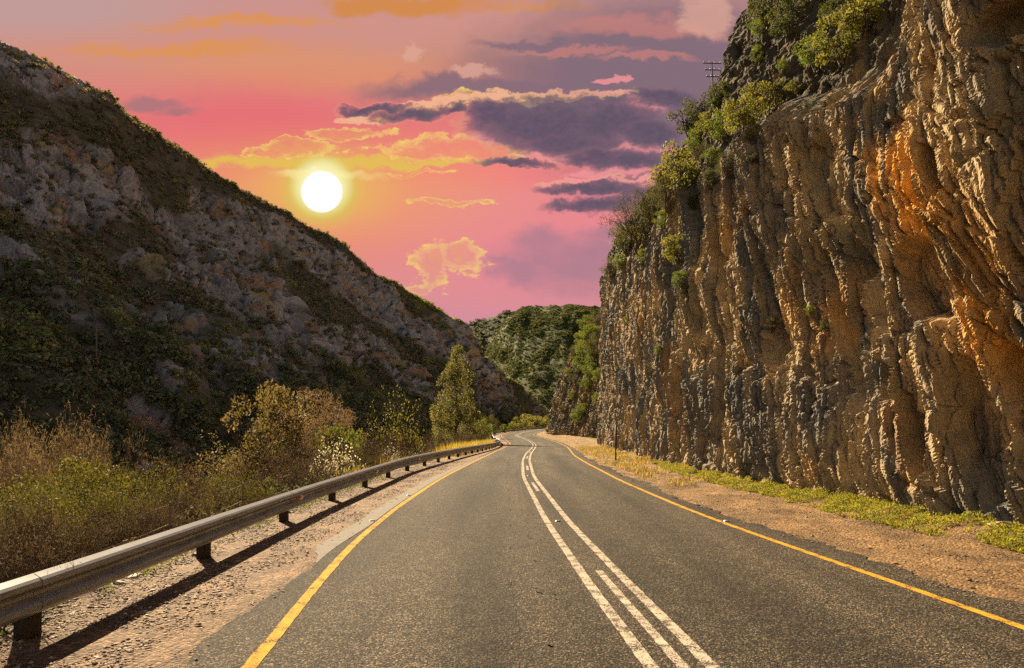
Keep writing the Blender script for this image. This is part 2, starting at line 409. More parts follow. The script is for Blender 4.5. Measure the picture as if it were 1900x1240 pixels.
def beam(s0, s1, lift):
    ns = 9; ss = np.linspace(s0, s1, ns); X, Y, Z = rail_pt(ss)
    tx = np.gradient(X); ty = np.gradient(Y); L = np.hypot(tx, ty); nx = ty / L; ny = -tx / L       # towards the road
    P = prof + [(a - .006, z) for a, z in reversed(prof)]
    V = np.array([[(X[i] + nx[i] * (a + .03 + lift), Y[i] + ny[i] * (a + .03 + lift), Z[i] + z) for a, z in P] for i in range(ns)])
    k = len(P); q = []
    for i in range(ns - 1):
        for j in range(k): q.append((i * k + j, i * k + (j + 1) % k, (i + 1) * k + (j + 1) % k, (i + 1) * k + j))
    me = mesh_np('beam', V, np.array(q), False)
    return me
rail = empty('guardrail', (float(gxs[0]), float(gys[0]), 0))
tag(rail, 'steel W-beam guardrail on dark timber posts along the left road edge', 'guardrail')
bpy.context.view_layer.update()
INV = Matrix.Translation(rail.location).inverted()
def rchild(o, parent=rail):
    o.parent = parent
    if parent is rail: o.matrix_parent_inverse = INV
    return o
pm = MB(); pm.box((0, 0, -.3), (.15, .2, 1.7), taper=.98, bev=.012); post_me = pm.build('post', M_TIMBER)
post_data = post_me.data; bpy.data.objects.remove(post_me)
bm_ = MB(); bm_.box((0, 0, 0), (.09, .13, .26), bev=.008); tmp = bm_.build('spacer', M_TIMBER); spacer_data = tmp.data; bpy.data.objects.remove(tmp)
def disc_mesh(name, r0, h, n, mat, rx=1.0):
    t = MB(); V = [(h * q, math.cos(2 * math.pi * i / n) * r0 * (1 if q < 1 else .75) * rx, math.sin(2 * math.pi * i / n) * r0 * (1 if q < 1 else .75)) for q in (0, .6, 1) for i in range(n)]
    P = [tuple(range(2 * n, 3 * n))] + [(k * n + i, k * n + (i + 1) % n, k * n + n + (i + 1) % n, k * n + n + i) for k in (0, 1) for i in range(n)]
    t.add(V, P); o = t.build(name, mat); d = o.data; bpy.data.objects.remove(o); return d
bolt_data = disc_mesh('bolt', .026, .016, 8, M_BOLT); slot_data = disc_mesh('bolt_slot', .018, .003, 8, M_HOLE, 1.6)
SP = 3.83; s_first = float(np.interp(6.45, gys, garc)) - 3 * SP
s = s_first; i = 0
while s < garc[-1] - 1:
    X, Y, Z = rail_pt(np.array([s, s + .2])); ang = math.atan2(Y[1] - Y[0], X[1] - X[0]) - math.pi / 2
    o = rchild(obj('post', post_data)); o.location = (X[0] - .12 * math.cos(ang), Y[0] - .12 * math.sin(ang), Z[0] + .0); o.rotation_euler = (R(random.uniform(-1.2, 1.2)), R(random.uniform(-1, 1)), ang)
    if Y[0] < 120:
        o = rchild(obj('spacer', spacer_data)); o.location = (X[0] + .0 * math.cos(ang), Y[0], Z[0] + .435); o.rotation_euler = (0, 0, ang)
    if s + SP < garc[-1]:
        be = rchild(obj('beam', beam(s - .16, s + SP + .16, .0035 * (i % 2)), M_RAIL))
        if Y[0] < 48:
            for ds, dz, off, dat in ((0, .435, .014 * K + .031, bolt_data), (1.9, .435, .014 * K + .031, bolt_data),
                                (-.09, .575, .0585, slot_data), (.10, .575, .0585, slot_data), (-.09, .325, .1, slot_data), (.1, .325, .1, slot_data)):
                x2, y2, z2 = rail_pt(np.array([s + ds + .02]))
                q = obj(dat.name, dat); q.parent = be; q.matrix_parent_inverse = INV
                ex = off + .0036 if dat is slot_data else off
                if dz == .575: ex = .1035; 
                q.location = (float(x2[0]) + ex * math.cos(ang), float(y2[0]) + ex * math.sin(ang), float(z2[0]) + dz); q.rotation_euler = (0, 0, ang)
    s += SP; i += 1
def reflector(Y0):
    s = float(np.interp(Y0, gys, garc)); X, Y, Z = rail_pt(np.array([s, s + .2])); ang = math.atan2(Y[1] - Y[0], X[1] - X[0]) - math.pi / 2
    e = rchild(empty('reflector', (0, 0, 0))); e.location = (X[0] + .052 * math.cos(ang), Y[0] + .052 * math.sin(ang), Z[0] + .44); e.rotation_euler = (0, 0, ang)
    for nm, mt, V in (('red_face', M_RED, [(-.02, -.0), (.075, -.055), (.075, .055)]), ('white_face', M_WREF, [(.004, -.075), (.1, -.085), (.1, .085), (.004, .075), (-.06, .0)])):
        t = MB(); d = .012 if nm[0] == 'r' else .006; V = [(a * 1.25, z * 1.25) for a, z in V]
        top = [(.06 + d, -a, z) for a, z in V]; bot = [(.045, -a, z) for a, z in V]; n = len(V)
        t.add(bot + top, [tuple(range(n, 2 * n)), tuple(reversed(range(n)))] + [(k, (k + 1) % n, n + (k + 1) % n, n + k) for k in range(n)])
        o = t.build(nm, mt); o.parent = e; o.rotation_euler = (0, 0, R(-50)); o.location = (-.005, .03, 0)
for y in (14.6, 22.6, 31, 45, 60): reflector(y)

# ------------------------------------------------------------------ cliff on the right
def cliff_colour(Y, H, a, upper):
    n1 = fbm(a / 1.6, H / 5, 4, 201) * .5 + .5; n2 = fbm(a / .35, H / 2.2, 3, 202) * .5 + .5; n3 = fbm(Y / 4, H / 4, 3, 203) * .5 + .5
    slate = np.array([.16, .153, .14]); tan = np.array([.39, .30, .185]); orange = np.array([.62, .31, .055]); dark = np.array([.11, .096, .075])
    w = np.clip(sm(n1 * .55 + n2 * .25 + n3 * .4 + .12 * sm(28 - Y, 0, 14), .44, .82), 0, 1)[..., None]
    c = slate * (1 - w) + tan * w
    # iron stained band running down to the right
    dline = (H - 9.7) - (Y - 16.7) * (9.7 - 3.4) / (16.7 - 12.7)
    dist = np.abs(dline) / 1.86
    st = np.exp(-(dist / 1.0) ** 2) * .85 * sm(n3 * .6 + n2 * .6, .38, .85) * sm(20 - Y, 0, 3)
    st = np.maximum(st, .28 * sm(fbm(Y / 2.5, H / 3.5, 3, 210), .25, .7) * sm(32 - Y, 0, 14))
    st = np.maximum(st, .22 * sm(fbm(Y / 5, H / 6, 3, 211), .3, .8))
    st = st[..., None]; c = c * (1 - st) + orange * (.55 + .8 * n2[..., None]) * st
    up = upper[..., None]; c = c * (1 - up) + (dark * (.6 + .9 * n2[..., None])) * up
    ochre = sm(fbm(a / .5, H / 4.5, 3, 212), .35, .8)[..., None] * .35
    return c * (1 - ochre) + np.array([.42, .29, .13]) * ochre

def rock_wall(base_xy, ys_key, profs, ds_fun, heights, disp, seed, tilt, ledge_fun, scoops=(), colour=True):
    """a rock face swept along a base line; profs: for each station the (setback, height) polyline"""
    bx, by = base_xy; arc = np.concatenate([[0], np.cumsum(np.hypot(np.diff(bx), np.diff(by)))])
    ss = [0.0]
    while ss[-1] < arc[-1]: ss.append(ss[-1] + ds_fun(np.interp(ss[-1], arc, by)))
    ss = np.array(ss); X0 = np.interp(ss, arc, bx); Y0 = np.interp(ss, arc, by)
    tx = np.gradient(X0); ty = np.gradient(Y0)
    ker = np.ones(41) / 41; pad = lambda a: np.convolve(np.pad(a, 20, mode='edge'), ker, 'valid')
    tx, ty = pad(tx), pad(ty); L = np.hypot(tx, ty); nx, ny = ty / L, -tx / L
    stn = np.interp(ss, *ys_key) if isinstance(ys_key, tuple) else Y0
    keys = [k for k, _ in profs]; P = np.array([p for _, p in profs])           # stations x points x 2
    pp = np.stack([np.stack([np.interp(stn, keys, P[:, j, k]) for j in range(P.shape[1])], -1) for k in (0, 1)], -1)   # ns x np x 2
    t = np.asarray(heights); tk = np.arange(P.shape[1])
    ia = np.clip(np.floor(t).astype(int), 0, P.shape[1] - 2); fr = t - ia
    prof_ = pp[:, ia] * (1 - fr)[None, :, None] + pp[:, ia + 1] * fr[None, :, None]     # ns x nt x 2
    # round the corners of the profile
    for _ in range(3):
        q = prof_.copy(); q[:, 3:-3] = (prof_[:, :-6] + prof_[:, 3:-3] * 2 + prof_[:, 6:]) / 4; q[:, 0] = prof_[:, 0]; prof_ = q
    B = prof_[..., 0]; H = prof_[..., 1]
    Sg = np.repeat(ss[:, None], len(t), 1); Yg = np.repeat(Y0[:, None], len(t), 1)
    kt = tilt(Yg); a = Sg - kt * H
    led = np.repeat(ledge_fun(Y0)[:, None], len(t), 1)
    upper = sm(H - led + .8 * fbm(Sg / 2, H / 2, 2, seed), 0., 1.2)
    f1, f2, rid, r2, ox, oy = cell(a / 1.9 + .3 * perlin(a, H / 2, seed + 60), H / 4.2, seed + 61)      # fault blocks break the flutes
    blk = rid; crack = sm(.07 - (f2 - f1), 0, .06)
    g1, g2, rid2_, r22, ox2, oy2 = cell(a / .7, H / 2.2, seed + 65)
    aw = a + .25 * perlin(a / 3, H / 5, seed + 1) + .02 * perlin(a / .7, H / 1.6, seed + 2) + .26 * (rid - .5) + .06 * (rid2_ - .5) + .40 * (r2 - .5) * oy
    d = disp * (.48 * fbm(a / 6.5, H / 8, 3, seed + 3) + .20 * (blk - .5) + .24 * (r2 - .5) * oy - .13 * crack + .05 * (rid2_ - .5) - .03 * sm(.08 - (g2 - g1), 0, .06)
        + .24 * (ridged(aw / 2.3, H / 10, 2, seed + 4) - .35)
        + .10 * (ridged(aw / .8, H / 7, 2, seed + 5) - .35)
        + .05 * (ridged(aw / .3, H / 3.2, 2, seed + 6) - .35)
        + .025 * (ridged(aw / .13, H / 1.3, 2, seed + 8) - .35)
        + .018 * fbm(aw / .1, H / .35, 3, seed + 7))
    # dipping slabs: each facet leans away from the road towards the far end, with a short step back
    for lx, lz, k_id, k_t, crk, sd in ((1.7, 6.5, .20, .40, .0, 9), (.80, 3.8, .20, .50, .10, 11), (.42, 2.3, .12, .30, .09, 13), (.24, 1.25, .075, .19, .07, 15), (.13, .62, .04, .10, .035, 19)):
        f1, f2, rid, r2, ox, oy = cell(aw / lx, H / lz, seed + sd)
        d += disp * (k_id * (rid - .5) + k_t * (1.3 * (r2 - .5)) * ox - crk * sm(.13 - (f2 - f1), 0, .10) + k_t * .8 * (rid - .5) * oy)
    # upper slopes: lumpier rock, no flutes
    du = disp * (.5 * fbm(Sg / 3, H / 3, 4, seed + 30) - .25 + .22 * fbm(Sg / .5, H / .5, 4, seed + 31))
    d = d * (1 - upper) + du * upper
    for (sy, sh, rw, rh, dep) in scoops:
        q = ((Yg - kt * (H - sh) - sy) / rw) ** 2 + ((H - sh) / rh) ** 2 + .45 * fbm(aw / .7, H / 1.2, 2, seed + 40)
        k = sm(1.2 - q, 0, .5); d = d * (1 - .4 * k) - dep * k
    d *= sm(H, -1.2, 1.0) * .65 + .35
    off = B - d
    px_ = X0[:, None] + nx[:, None] * off; py_ = Y0[:, None] + ny[:, None] * off
    side = disp * .10 * fbm(aw / .4, H / .9, 2, seed + 50)
    pz_ = H + disp * .08 * fbm(aw / .6, H / .9, 3, seed + 51) * sm(H, .2, 1)
    px_ = px_ + (-ny)[:, None] * side; py_ = py_ + nx[:, None] * side
    V = np.stack([px_, py_, pz_ + zr(np.clip(Y0, -60, 300))[:, None]], -1)
    return V, Yg, H, a, upper

byy = np.linspace(-26, 96, 500); bxx = cliff_base_x(byy)
ex = np.array([(13.6, 98.5), (15.5, 100), (18, 101.5), (24, 104), (34, 108)])
bxx = np.concatenate([bxx, ex[:, 0]]); byy = np.concatenate([byy, ex[:, 1]])
CP = [(-26, [(0, -.6), (.3, 3), (.0, 7), (.2, 11), (.6, 15), (2.0, 19), (5, 23), (12, 28), (38, 40)]),
      (14.6, [(0, -.6), (.25, 3), (-.25, 7), (.0, 10.5), (.5, 14), (1.7, 18), (4, 23), (10, 28), (38, 40)]),
      (17, [(0, -.6), (.2, 4), (.0, 8), (.25, 10.3), (1.5, 11.2), (2.4, 15), (3.2, 19.5), (9, 26), (38, 40)]),
      (22, [(0, -.6), (.15, 4), (.05, 8.5), (.25, 11.4), (1.3, 12.4), (2.2, 16.2), (3.0, 20), (8, 26), (38, 40)]),
      (30, [(0, -.6), (.1, 4), (.1, 8.5), (.2, 12.0), (1.0, 14.2), (1.9, 17.6), (2.9, 20.8), (6.5, 26), (38, 40)]),
      (35, [(0, -.6), (.1, 4), (.1, 8.5), (.2, 11.9), (1.0, 14.6), (1.9, 17.4), (3.2, 19.4), (7, 22.5), (38, 38)]),
      (40, [(0, -.6), (.1, 4), (.1, 8.5), (.2, 11.8), (.7, 15.3), (1.4, 17.8), (3.2, 18.9), (7, 21), (38, 38)]),
      (53, [(0, -.6), (.1, 4), (.1, 9), (.1, 14), (.3, 17), (.8, 19.0), (2.4, 20.6), (7, 24), (38, 38)]),
      (68, [(0, -.6), (.1, 5), (.1, 11), (.2, 17), (.5, 20), (1.3, 22.6), (3, 24.4), (8, 27.5), (38, 38)]),
      (82, [(0, -.6), (.1, 6), (.1, 13), (.2, 19.5), (.6, 22.3), (1.4, 24.4), (3.2, 27), (8, 30), (38, 38)]),
      (97, [(0, -.6), (.1, 6), (.1, 14), (.3, 21), (.8, 24), (1.3, 26.8), (2.2, 29), (7, 32.5), (38, 39)])]
hts = np.concatenate([np.linspace(0, 3.2, 400, endpoint=False), np.linspace(3.2, 6, 200, endpoint=False), np.linspace(6, 7, 40, endpoint=False), np.linspace(7, 8, 24)])
ledge = lambda y: np.interp(y, [-26, 14.8, 16.2, 17, 22, 30, 40, 53, 68, 96], [40, 30, 12, 10.4, 11.7, 12.4, 12.2, 14.8, 18, 23.5])
SC = [(13.5, 1.9, .62, 1.45, .55), (14.9, 5.2, .85, 1.0, .65), (16, 3.1, .4, .55, .4), (12.8, 2.9, .35, .6, .5), (18.9, 9.0, .6, 1.3, .5), (21.2, 4.4, .4, .8, .45), (12.7, 9.4, .5, .45, .5),
      (27, 6, .5, 1.6, .4), (31, 3.5, .5, 1.2, .4), (17.6, 5.8, .35, .7, .4), (24, 8.6, .6, 1.0, .4), (15.0, 1.7, .25, 1.0, .4), (38, 7, .8, 2, .5)]
_g = random.Random(31)
for _ in range(46):      # deep crevices and hollows, narrow and tall, leaning with the beds
    y_ = 11.5 + 70 * _g.random() ** 1.5; w_ = _g.uniform(.09, .26) * (1 + y_ / 45)
    SC.append((y_, _g.uniform(.6, 9.5 if y_ < 50 else 15), w_, w_ * _g.uniform(3.0, 7.0), _g.uniform(.35, .75) * (1 + y_ / 120)))
def cds(y): return float(np.clip(abs(y) * .0021, .028, .15)) if y > 9.5 else .16
CV, CYg, CH, CA, CU = rock_wall((bxx, byy), None, CP, cds, hts, .84, 300, lambda y: np.interp(y, [10, 20, 34], [.40, .30, .05]), ledge, SC)
M_CLIFF = mat_attr('fluted_slate_rock', rough=.95, spec=.05, nscale=5, namp=.38, bscale=11, bstr=1.0, bdist=.10, stretch=(2.0, 2.0, .42))
cliff = obj('cliff', mesh_np('cliff', CV, grid_quads(*CV.shape[:2])[:, ::-1], False, cliff_colour(CYg, CH, CA, CU)), M_CLIFF)
tag(cliff, 'towering fluted tan and slate rock cliff beside the road', 'cliff', kind='structure')

# second rock spur further along the road
ob = np.array([(24, 98), (17, 104), (14.8, 112), (13.2, 122), (10.6, 137), (8.3, 147), (8.0, 154), (9.0, 170), (12.2, 190), (16.5, 205), (23, 223), (35, 243)])
t_ = np.linspace(0, 1, 200); oi = np.linspace(0, 1, len(ob)); obx = np.interp(t_, oi, ob[:, 0]); oby = np.interp(t_, oi, ob[:, 1])
k_ = np.ones(15) / 15; obx = np.convolve(np.pad(obx, 7, mode='edge'), k_, 'valid'); oby = np.convolve(np.pad(oby, 7, mode='edge'), k_, 'valid')
OP = [(98, [(0, -1.4), (.4, 4), (1.5, 10), (4, 17), (8, 24), (16, 30), (40, 40)]), (122, [(0, -1.4), (.6, 4), (1.8, 10), (4, 17), (8, 24), (16, 30), (40, 42)]),
      (150, [(0, -1.4), (1.0, 4.5), (2.7, 11.5), (5, 17.5), (10.5, 26), (19, 33), (40, 43)]), (243, [(0, -1.4), (1.0, 4.5), (2.7, 11.5), (5, 17.5), (10.5, 26), (19, 33), (40, 43)])]
OV, OYg, OH, OA, OU = rock_wall((obx, oby), None, OP, lambda y: .22 if y < 165 else .8, np.concatenate([np.linspace(0, 4, 150, endpoint=False), np.linspace(4, 6, 50)]), 1.5, 800, lambda y: y * 0 - .25, lambda y: y * 0 + 60)
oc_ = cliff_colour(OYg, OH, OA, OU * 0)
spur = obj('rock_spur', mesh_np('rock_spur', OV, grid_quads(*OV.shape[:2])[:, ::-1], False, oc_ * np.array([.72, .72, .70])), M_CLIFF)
tag(spur, 'smaller sloping rock spur with bushes where the road bends out of sight', 'rock', kind='structure')

# ------------------------------------------------------------------ hills
def cubic(tk, vk, t):
    tk = np.asarray(tk, float); vk = np.asarray(vk, float); m = np.gradient(vk, tk); i = np.clip(np.searchsorted(tk, t) - 1, 0, len(tk) - 2)
    h = tk[i + 1] - tk[i]; u = (t - tk[i]) / h
    return (2 * u**3 - 3 * u**2 + 1) * vk[i] + (u**3 - 2 * u**2 + u) * h * m[i] + (-2 * u**3 + 3 * u**2) * vk[i + 1] + (u**3 - u**2) * h * m[i + 1]

def slope_mesh(foot, ridge, zfoot, nt_, ns_, prof, back, tdens=None, wander=0):
    tk = np.arange(len(foot)); t = np.interp(np.linspace(0, 1, nt_), np.linspace(0, 1, len(tdens)) if tdens is not None else [0, 1], tdens if tdens is not None else [0, len(foot) - 1])
    foot = np.array(foot, float); ridge = np.array(ridge, float)
    fx, fy = np.interp(t, tk, foot[:, 0]), np.interp(t, tk, foot[:, 1])
    rx, ry_, rz = [np.interp(t, tk, ridge[:, k]) for k in range(3)]
    s = np.concatenate([np.linspace(0, 1, ns_), np.linspace(1, 1.6, max(8, ns_ // 8))[1:]])[None, :]
    s1 = np.minimum(s, 1.0); over = s - s1
    X = fx[:, None] * (1 - s) + rx[:, None] * s; Y = fy[:, None] * (1 - s) + ry_[:, None] * s
    Z = zfoot + (rz[:, None] - zfoot) * prof(s1) - over * back
    return np.stack([X, Y, Z], -1), np.repeat(t[:, None], s.shape[1], 1), np.repeat(s, nt_, 0)

def normals(V):
    a = np.gradient(V, axis=0); b = np.gradient(V, axis=1); n = np.cross(a, b); return n / np.linalg.norm(n, axis=-1, keepdims=True)

rp = [(-2400, None), (-1200, None), (-500, None)]
skyline = [(-320, 20, 190), (-150, 50, 200), (0, 97, 212), (65, 118, 218), (130, 152, 225), (195, 190, 232), (262, 243, 240), (330, 283, 247), (400, 332, 255), (470, 370, 262), (530, 402, 270), (610, 440, 282), (660, 478, 290), (700, 512, 297), (745, 545, 305), (790, 575, 314), (850, 613, 332), (900, 664, 352), (960, 714, 378), (1005, 756, 405), (1030, 775, 430)]
feet = [(-320, 84), (-150, 90), (0, 97), (65, 99), (130, 103), (195, 107), (262, 112), (330, 118), (400, 125), (470, 132), (530, 139), (610, 152), (660, 160), (700, 167), (745, 176), (790, 186), (850, 206), (900, 230), (960, 282), (1005, 355), (1030, 410)]
ridge = [(-190, -60, 70), (-195, 40, 95), (-200, 110, 110)] + [(at(p, Y), Y, top_z(q, Y)) for p, q, Y in skyline]
foot = [(-95, -60), (-92, 0), (-90, 45)] + [(at(p, Y), Y) for p, Y in feet]
pr = lambda s: .62 * s + .38 * (s ** 1.7) + .02 * np.sin(s * 7)
tdens = [0, 2, 3.5, 5] + [x for x in np.linspace(5.5, len(foot) - 1, 14)]
HV, HT, HS = slope_mesh(foot, ridge, -6.0, 760, 400, pr, 60, tdens)
n_ = normals(HV); n_ *= np.sign(n_[..., 2:3])
SX = HV[..., 0] * .45 + HV[..., 1] * .9; SZ = HV[..., 2] + .25 * SX     # along the slope, up the slope with tilted beds
wx = SX + 5 * perlin(SX / 22, SZ / 22, 901); wz = SZ + 4 * perlin(SX / 18 + 9, SZ / 18, 902)
rockm = fbm(SX / 34, HV[..., 2] / 26, 4, 905) * .9 + .42 * sm(HS, .22, .5) - .12 * sm(HS, .93, 1.0) - .05
rockm = sm(rockm, .16, .44)
d = 7 * fbm(SX / 60, SZ / 50, 3, 906) + 2.2 * fbm(SX / 17, SZ / 15, 3, 907)
hc = np.zeros_like(d)
for (cx, cz, A, G, sd) in ((9, 6, 3.4, 1.1, 910), (3.6, 2.4, 2.0, .7, 914), (1.5, 1.0, .9, .35, 918)):
    f1, f2, rid, r2, ox, oy = cell(wx / cx, wz / cz, sd)
    hc += A * ((rid - .45) + .9 * (r2 - .5) * ox + .5 * oy) - G * np.exp(-(f2 - f1) * 10)
d += hc * (.25 + .75 * rockm)
d *= sm(HS, 0, .06) * (1 - .5 * sm(HS, .92, 1.0)) 
HP = HV + n_ * d[..., None]
f1, f2, rid, r2, ox, oy = cell(wx / 5, wz / 3, 930)
nn = fbm(SX / 7, SZ / 5, 4, 931) * .5 + .5
rock = np.array([.30, .262, .262])[None, None] * (.7 + .6 * rid[..., None]); rust = sm(fbm(SX / 11, SZ / 7, 4, 933) + .25 * (r2 - .5), .3, .62)[..., None]
rock = rock * (1 - .75 * rust) + np.array([.36, .20, .115]) * (.7 + .5 * nn[..., None]) * .75 * rust
yel = (sm(fbm(SX / 9, SZ / 6, 3, 936), .5, .75) * sm(HS, .3, .5))[..., None] * .6; rock = rock * (1 - yel) + np.array([.36, .25, .09]) * yel
soilh = np.array([.12, .095, .065]) * (.7 + .6 * nn[..., None])
hcol = soilh * (1 - rockm[..., None]) + rock * rockm[..., None]
M_HILL = mat_attr('hillside_rock_and_soil', rough=.95, spec=.1, nscale=.9, namp=.4, bscale=1.6, bstr=.9, bdist=.5)
hill = obj('hillside', mesh_np('hillside', HP, grid_quads(*HP.shape[:2]), False, hcol), M_HILL)
tag(hill, 'steep shaded rocky hillside across the valley', 'hillside', kind='structure')

fr_ridge = [(-90, 655, 12), (-62, 650, 34), (-44, 650, 30), (-31, 650, 54), (-17, 650, 82), (-6, 650, 102), (10, 652, 113.5), (30, 655, 114.5), (55, 655, 116), (82, 655, 114), (120, 655, 117), (200, 640, 125), (320, 600, 130)]
fr_foot = [(-70, 610), (-52, 580), (-42, 560), (-33, 530), (-24, 500), (-14, 475), (-4, 455), (10, 445), (28, 440), (50, 436), (90, 425), (170, 400), (280, 360)]
pr2 = lambda s: s * .75 + .25 * np.sin(s * np.pi / 2)
FV, FT, FS = slope_mesh(fr_foot, fr_ridge, -4, 260, 150, pr2, 40)
n_ = normals(FV); n_ *= np.sign(n_[..., 2:3])
gul = ridged(FV[..., 0] / 44 - .9 * FS + .3 * perlin(FV[..., 0] / 30, FS * 2, 950), FS * .7, 2, 951)
FP = FV + n_ * ((8 * (gul - .45) + 2.2 * fbm(FV[..., 0] / 22, FV[..., 2] / 22, 3, 952)) * sm(FS, 0, .15) * (1 - .8 * sm(FS, .8, 1)))[..., None]
gcol = np.array([.07, .075, .03]) * (.7 + .6 * (fbm(FV[..., 0] / 14, FV[..., 2] / 14, 3, 953)[..., None] * .5 + .5))
h2 = obj('distant_hill', mesh_np('distant_hill', FP, grid_quads(*FP.shape[:2]), True, gcol), M_HILL)
tag(h2, 'distant rounded hill covered in green scrub', 'hill', kind='structure')
bk_ridge = [(-330, 980, 150), (-200, 960, 128), (-112, 950, 130), (-76, 950, 136), (-50, 950, 146), (-34, 950, 149), (-8, 950, 158), (40, 950, 158), (120, 950, 150)]
bk_foot = [(-200, 720), (-140, 700), (-95, 690), (-70, 690), (-52, 690), (-38, 690), (-20, 690), (20, 690), (80, 700)]
BV, BT, BS = slope_mesh(bk_foot, bk_ridge, -4, 140, 80, pr2, 40)
n_ = normals(BV); n_ *= np.sign(n_[..., 2:3])
BP = BV + n_ * (9 * fbm(BV[..., 0] / 40, BV[..., 2] / 40, 3, 960) * (1 - .85 * sm(BS, .8, 1)))[..., None]
h3 = obj('distant_hill', mesh_np('distant_hill', BP, grid_quads(*BP.shape[:2]), True, np.array([.06, .065, .045]) + 0 * BP), M_HILL)
tag(h3, 'farthest dim hill seen in the gap above the valley', 'hill', kind='structure')

# ------------------------------------------------------------------ foliage
def leaf_quads(cen, size, aspect=.5, seed=0, up=.2, face=None, loose=.7):
    """one diamond shaped leaf face per centre; returns verts n x 4 x 3"""
    g = np.random.default_rng(seed); n = len(cen)
    a = g.normal(size=(n, 3)); a[:, 2] += up; a /= np.linalg.norm(a, axis=1, keepdims=True)
    b = np.cross(a, g.normal(size=(n, 3))); b /= np.linalg.norm(b, axis=1, keepdims=True)
    if face is not None:                     # leaves of a clump turn their faces outwards
        nn_ = face + loose * g.normal(size=(n, 3)); nn_ /= np.linalg.norm(nn_, axis=1, keepdims=True)
        a = a - nn_ * np.sum(a * nn_, 1, keepdims=True); a /= np.maximum(np.linalg.norm(a, axis=1, keepdims=True), 1e-5); b = np.cross(nn_, a)
    s = (size * g.uniform(.6, 1.35, n))[:, None]
    return np.stack([cen - a * s * .5, cen + b * s * aspect * .5 - a * s * .05, cen + a * s * .5, cen - b * s * aspect * .5 - a * s * .05], 1)

def clump_points(blobs, n, seed=0, shell=.55):
    g = np.random.default_rng(seed); w = np.array([b[1][0] * b[1][1] * b[1][2] for b in blobs]) ** .67; w /= w.sum()
    k = g.choice(len(blobs), n, p=w); C = np.array([b[0] for b in blobs])[k]; Rr = np.array([b[1] for b in blobs])[k]
    v = g.normal(size=(n, 3)); v /= np.linalg.norm(v, axis=1, keepdims=True)
    rr = (shell + (1 - shell) * g.random(n)) ** .8
    return C + v * Rr * rr[:, None], k, v

def foliage_mesh(name, blobs, n, size, cols, seed=0, aspect=.5, shell=.45, up=.2, tip=None):
    cen, k, fv = clump_points(blobs, n, seed, shell); g = np.random.default_rng(seed + 5)
    Vq = leaf_quads(cen, size, aspect, seed + 1, up, fv, .75)
    cols = np.array(cols); ci = g.integers(0, len(cols), len(blobs))
    c = cols[ci][k] * g.uniform(.65, 1.35, n)[:, None]
    j = g.random(n) < .3; c[j] = cols[g.integers(0, len(cols), j.sum())]
    return mesh_np(name, Vq.reshape(-1, 3), np.arange(n * 4).reshape(-1, 4), False, np.repeat(c, 4, 0))

def tubes_mesh(name, segs, nside=3):
    S = np.array(segs); p0, p1, r0, r1 = S[:, :3], S[:, 3:6], S[:, 6], S[:, 7]
    d = p1 - p0; d /= np.maximum(np.linalg.norm(d, axis=1, keepdims=True), 1e-6)
    ref = np.where(np.abs(d[:, 2:3]) < .9, [[0, 0, 1.0]], [[1.0, 0, 0]]); a = np.cross(d, ref); a /= np.linalg.norm(a, axis=1, keepdims=True); b = np.cross(d, a)
    V = []
    for p, r in ((p0, r0), (p1, r1)):
        for k in range(nside):
            t = 2 * math.pi * k / nside; V.append(p + (a * math.cos(t) + b * math.sin(t)) * r[:, None])
    V = np.stack(V, 1); n = len(S); base = (np.arange(n) * nside * 2)[:, None, None]
    q = np.array([(k, (k + 1) % nside, nside + (k + 1) % nside, nside + k) for k in range(nside)])[None]
    return mesh_np(name, V.reshape(-1, 3), (base + q).reshape(-1, 4), nside > 4)

def grow(segs, p, d, L, r, depth, spread, g, lift=.12, nseg=3, kids=(2, 4), tips=None):
    for i in range(nseg):
        d = d + np.array([g.gauss(0, .16), g.gauss(0, .16), g.gauss(0, .10) + lift * .3]); d /= np.linalg.norm(d)
        q = p + d * L / nseg; r2 = r * .82
        segs.append((*p, *q, r, r2)); p, r = q, r2
        if depth > 0 and i > 0:
            for _ in range(g.randint(*kids) - (1 if i < nseg - 1 else 0)):
                e = d + spread * np.array([g.gauss(0, 1), g.gauss(0, 1), g.gauss(0, .7)]); e[2] += lift; e /= np.linalg.norm(e)
                grow(segs, p, e, L * g.uniform(.5, .8), r * .62, depth - 1, spread, g, lift, nseg, kids, tips)
    if depth == 0 and tips is not None: tips.append(p)

def twig_shrub(seed, stems=7, L=.5, r=.02, depth=3, spread=.55, lift=.25, out=.55):
    """returns segments of a bare shrub about 1 high"""
    g = random.Random(seed); segs = []; tips = []
    for k in range(stems):
        a = 2 * math.pi * k / stems + g.uniform(-.4, .4); d = np.array([math.cos(a) * out * g.uniform(.2, 1), math.sin(a) * out * g.uniform(.2, 1), 1.0]); d /= np.linalg.norm(d)
        grow(segs, np.array([math.cos(a) * .06, math.sin(a) * .06, -.05]), d, L * g.uniform(.75, 1.1), r, depth, spread, g, lift, 3, (2, 3), tips)
    S = np.array(segs); h = np.percentile(S[:, 5], 99.5); S[:, :8] /= h
    return S, np.array(tips) / h

OLIVE = [(.11, .105, .026), (.155, .14, .034), (.07, .072, .024), (.21, .185, .042)]
DKGREEN = [(.075, .09, .03), (.09, .105, .034), (.11, .115, .036)]
LIME = [(.16, .20, .03), (.20, .23, .03), (.12, .16, .03)]
TAN = [(.24, .17, .085), (.19, .14, .07), (.28, .21, .10), (.16, .14, .05)]
WHITE = [(.62, .55, .5), (.5, .44, .4), (.7, .64, .6)]
GOLD = [(.42, .30, .05), (.36, .24, .05), (.5, .36, .08)]
YELGR = [(.22, .21, .04), (.27, .24, .05), (.17, .18, .04)]

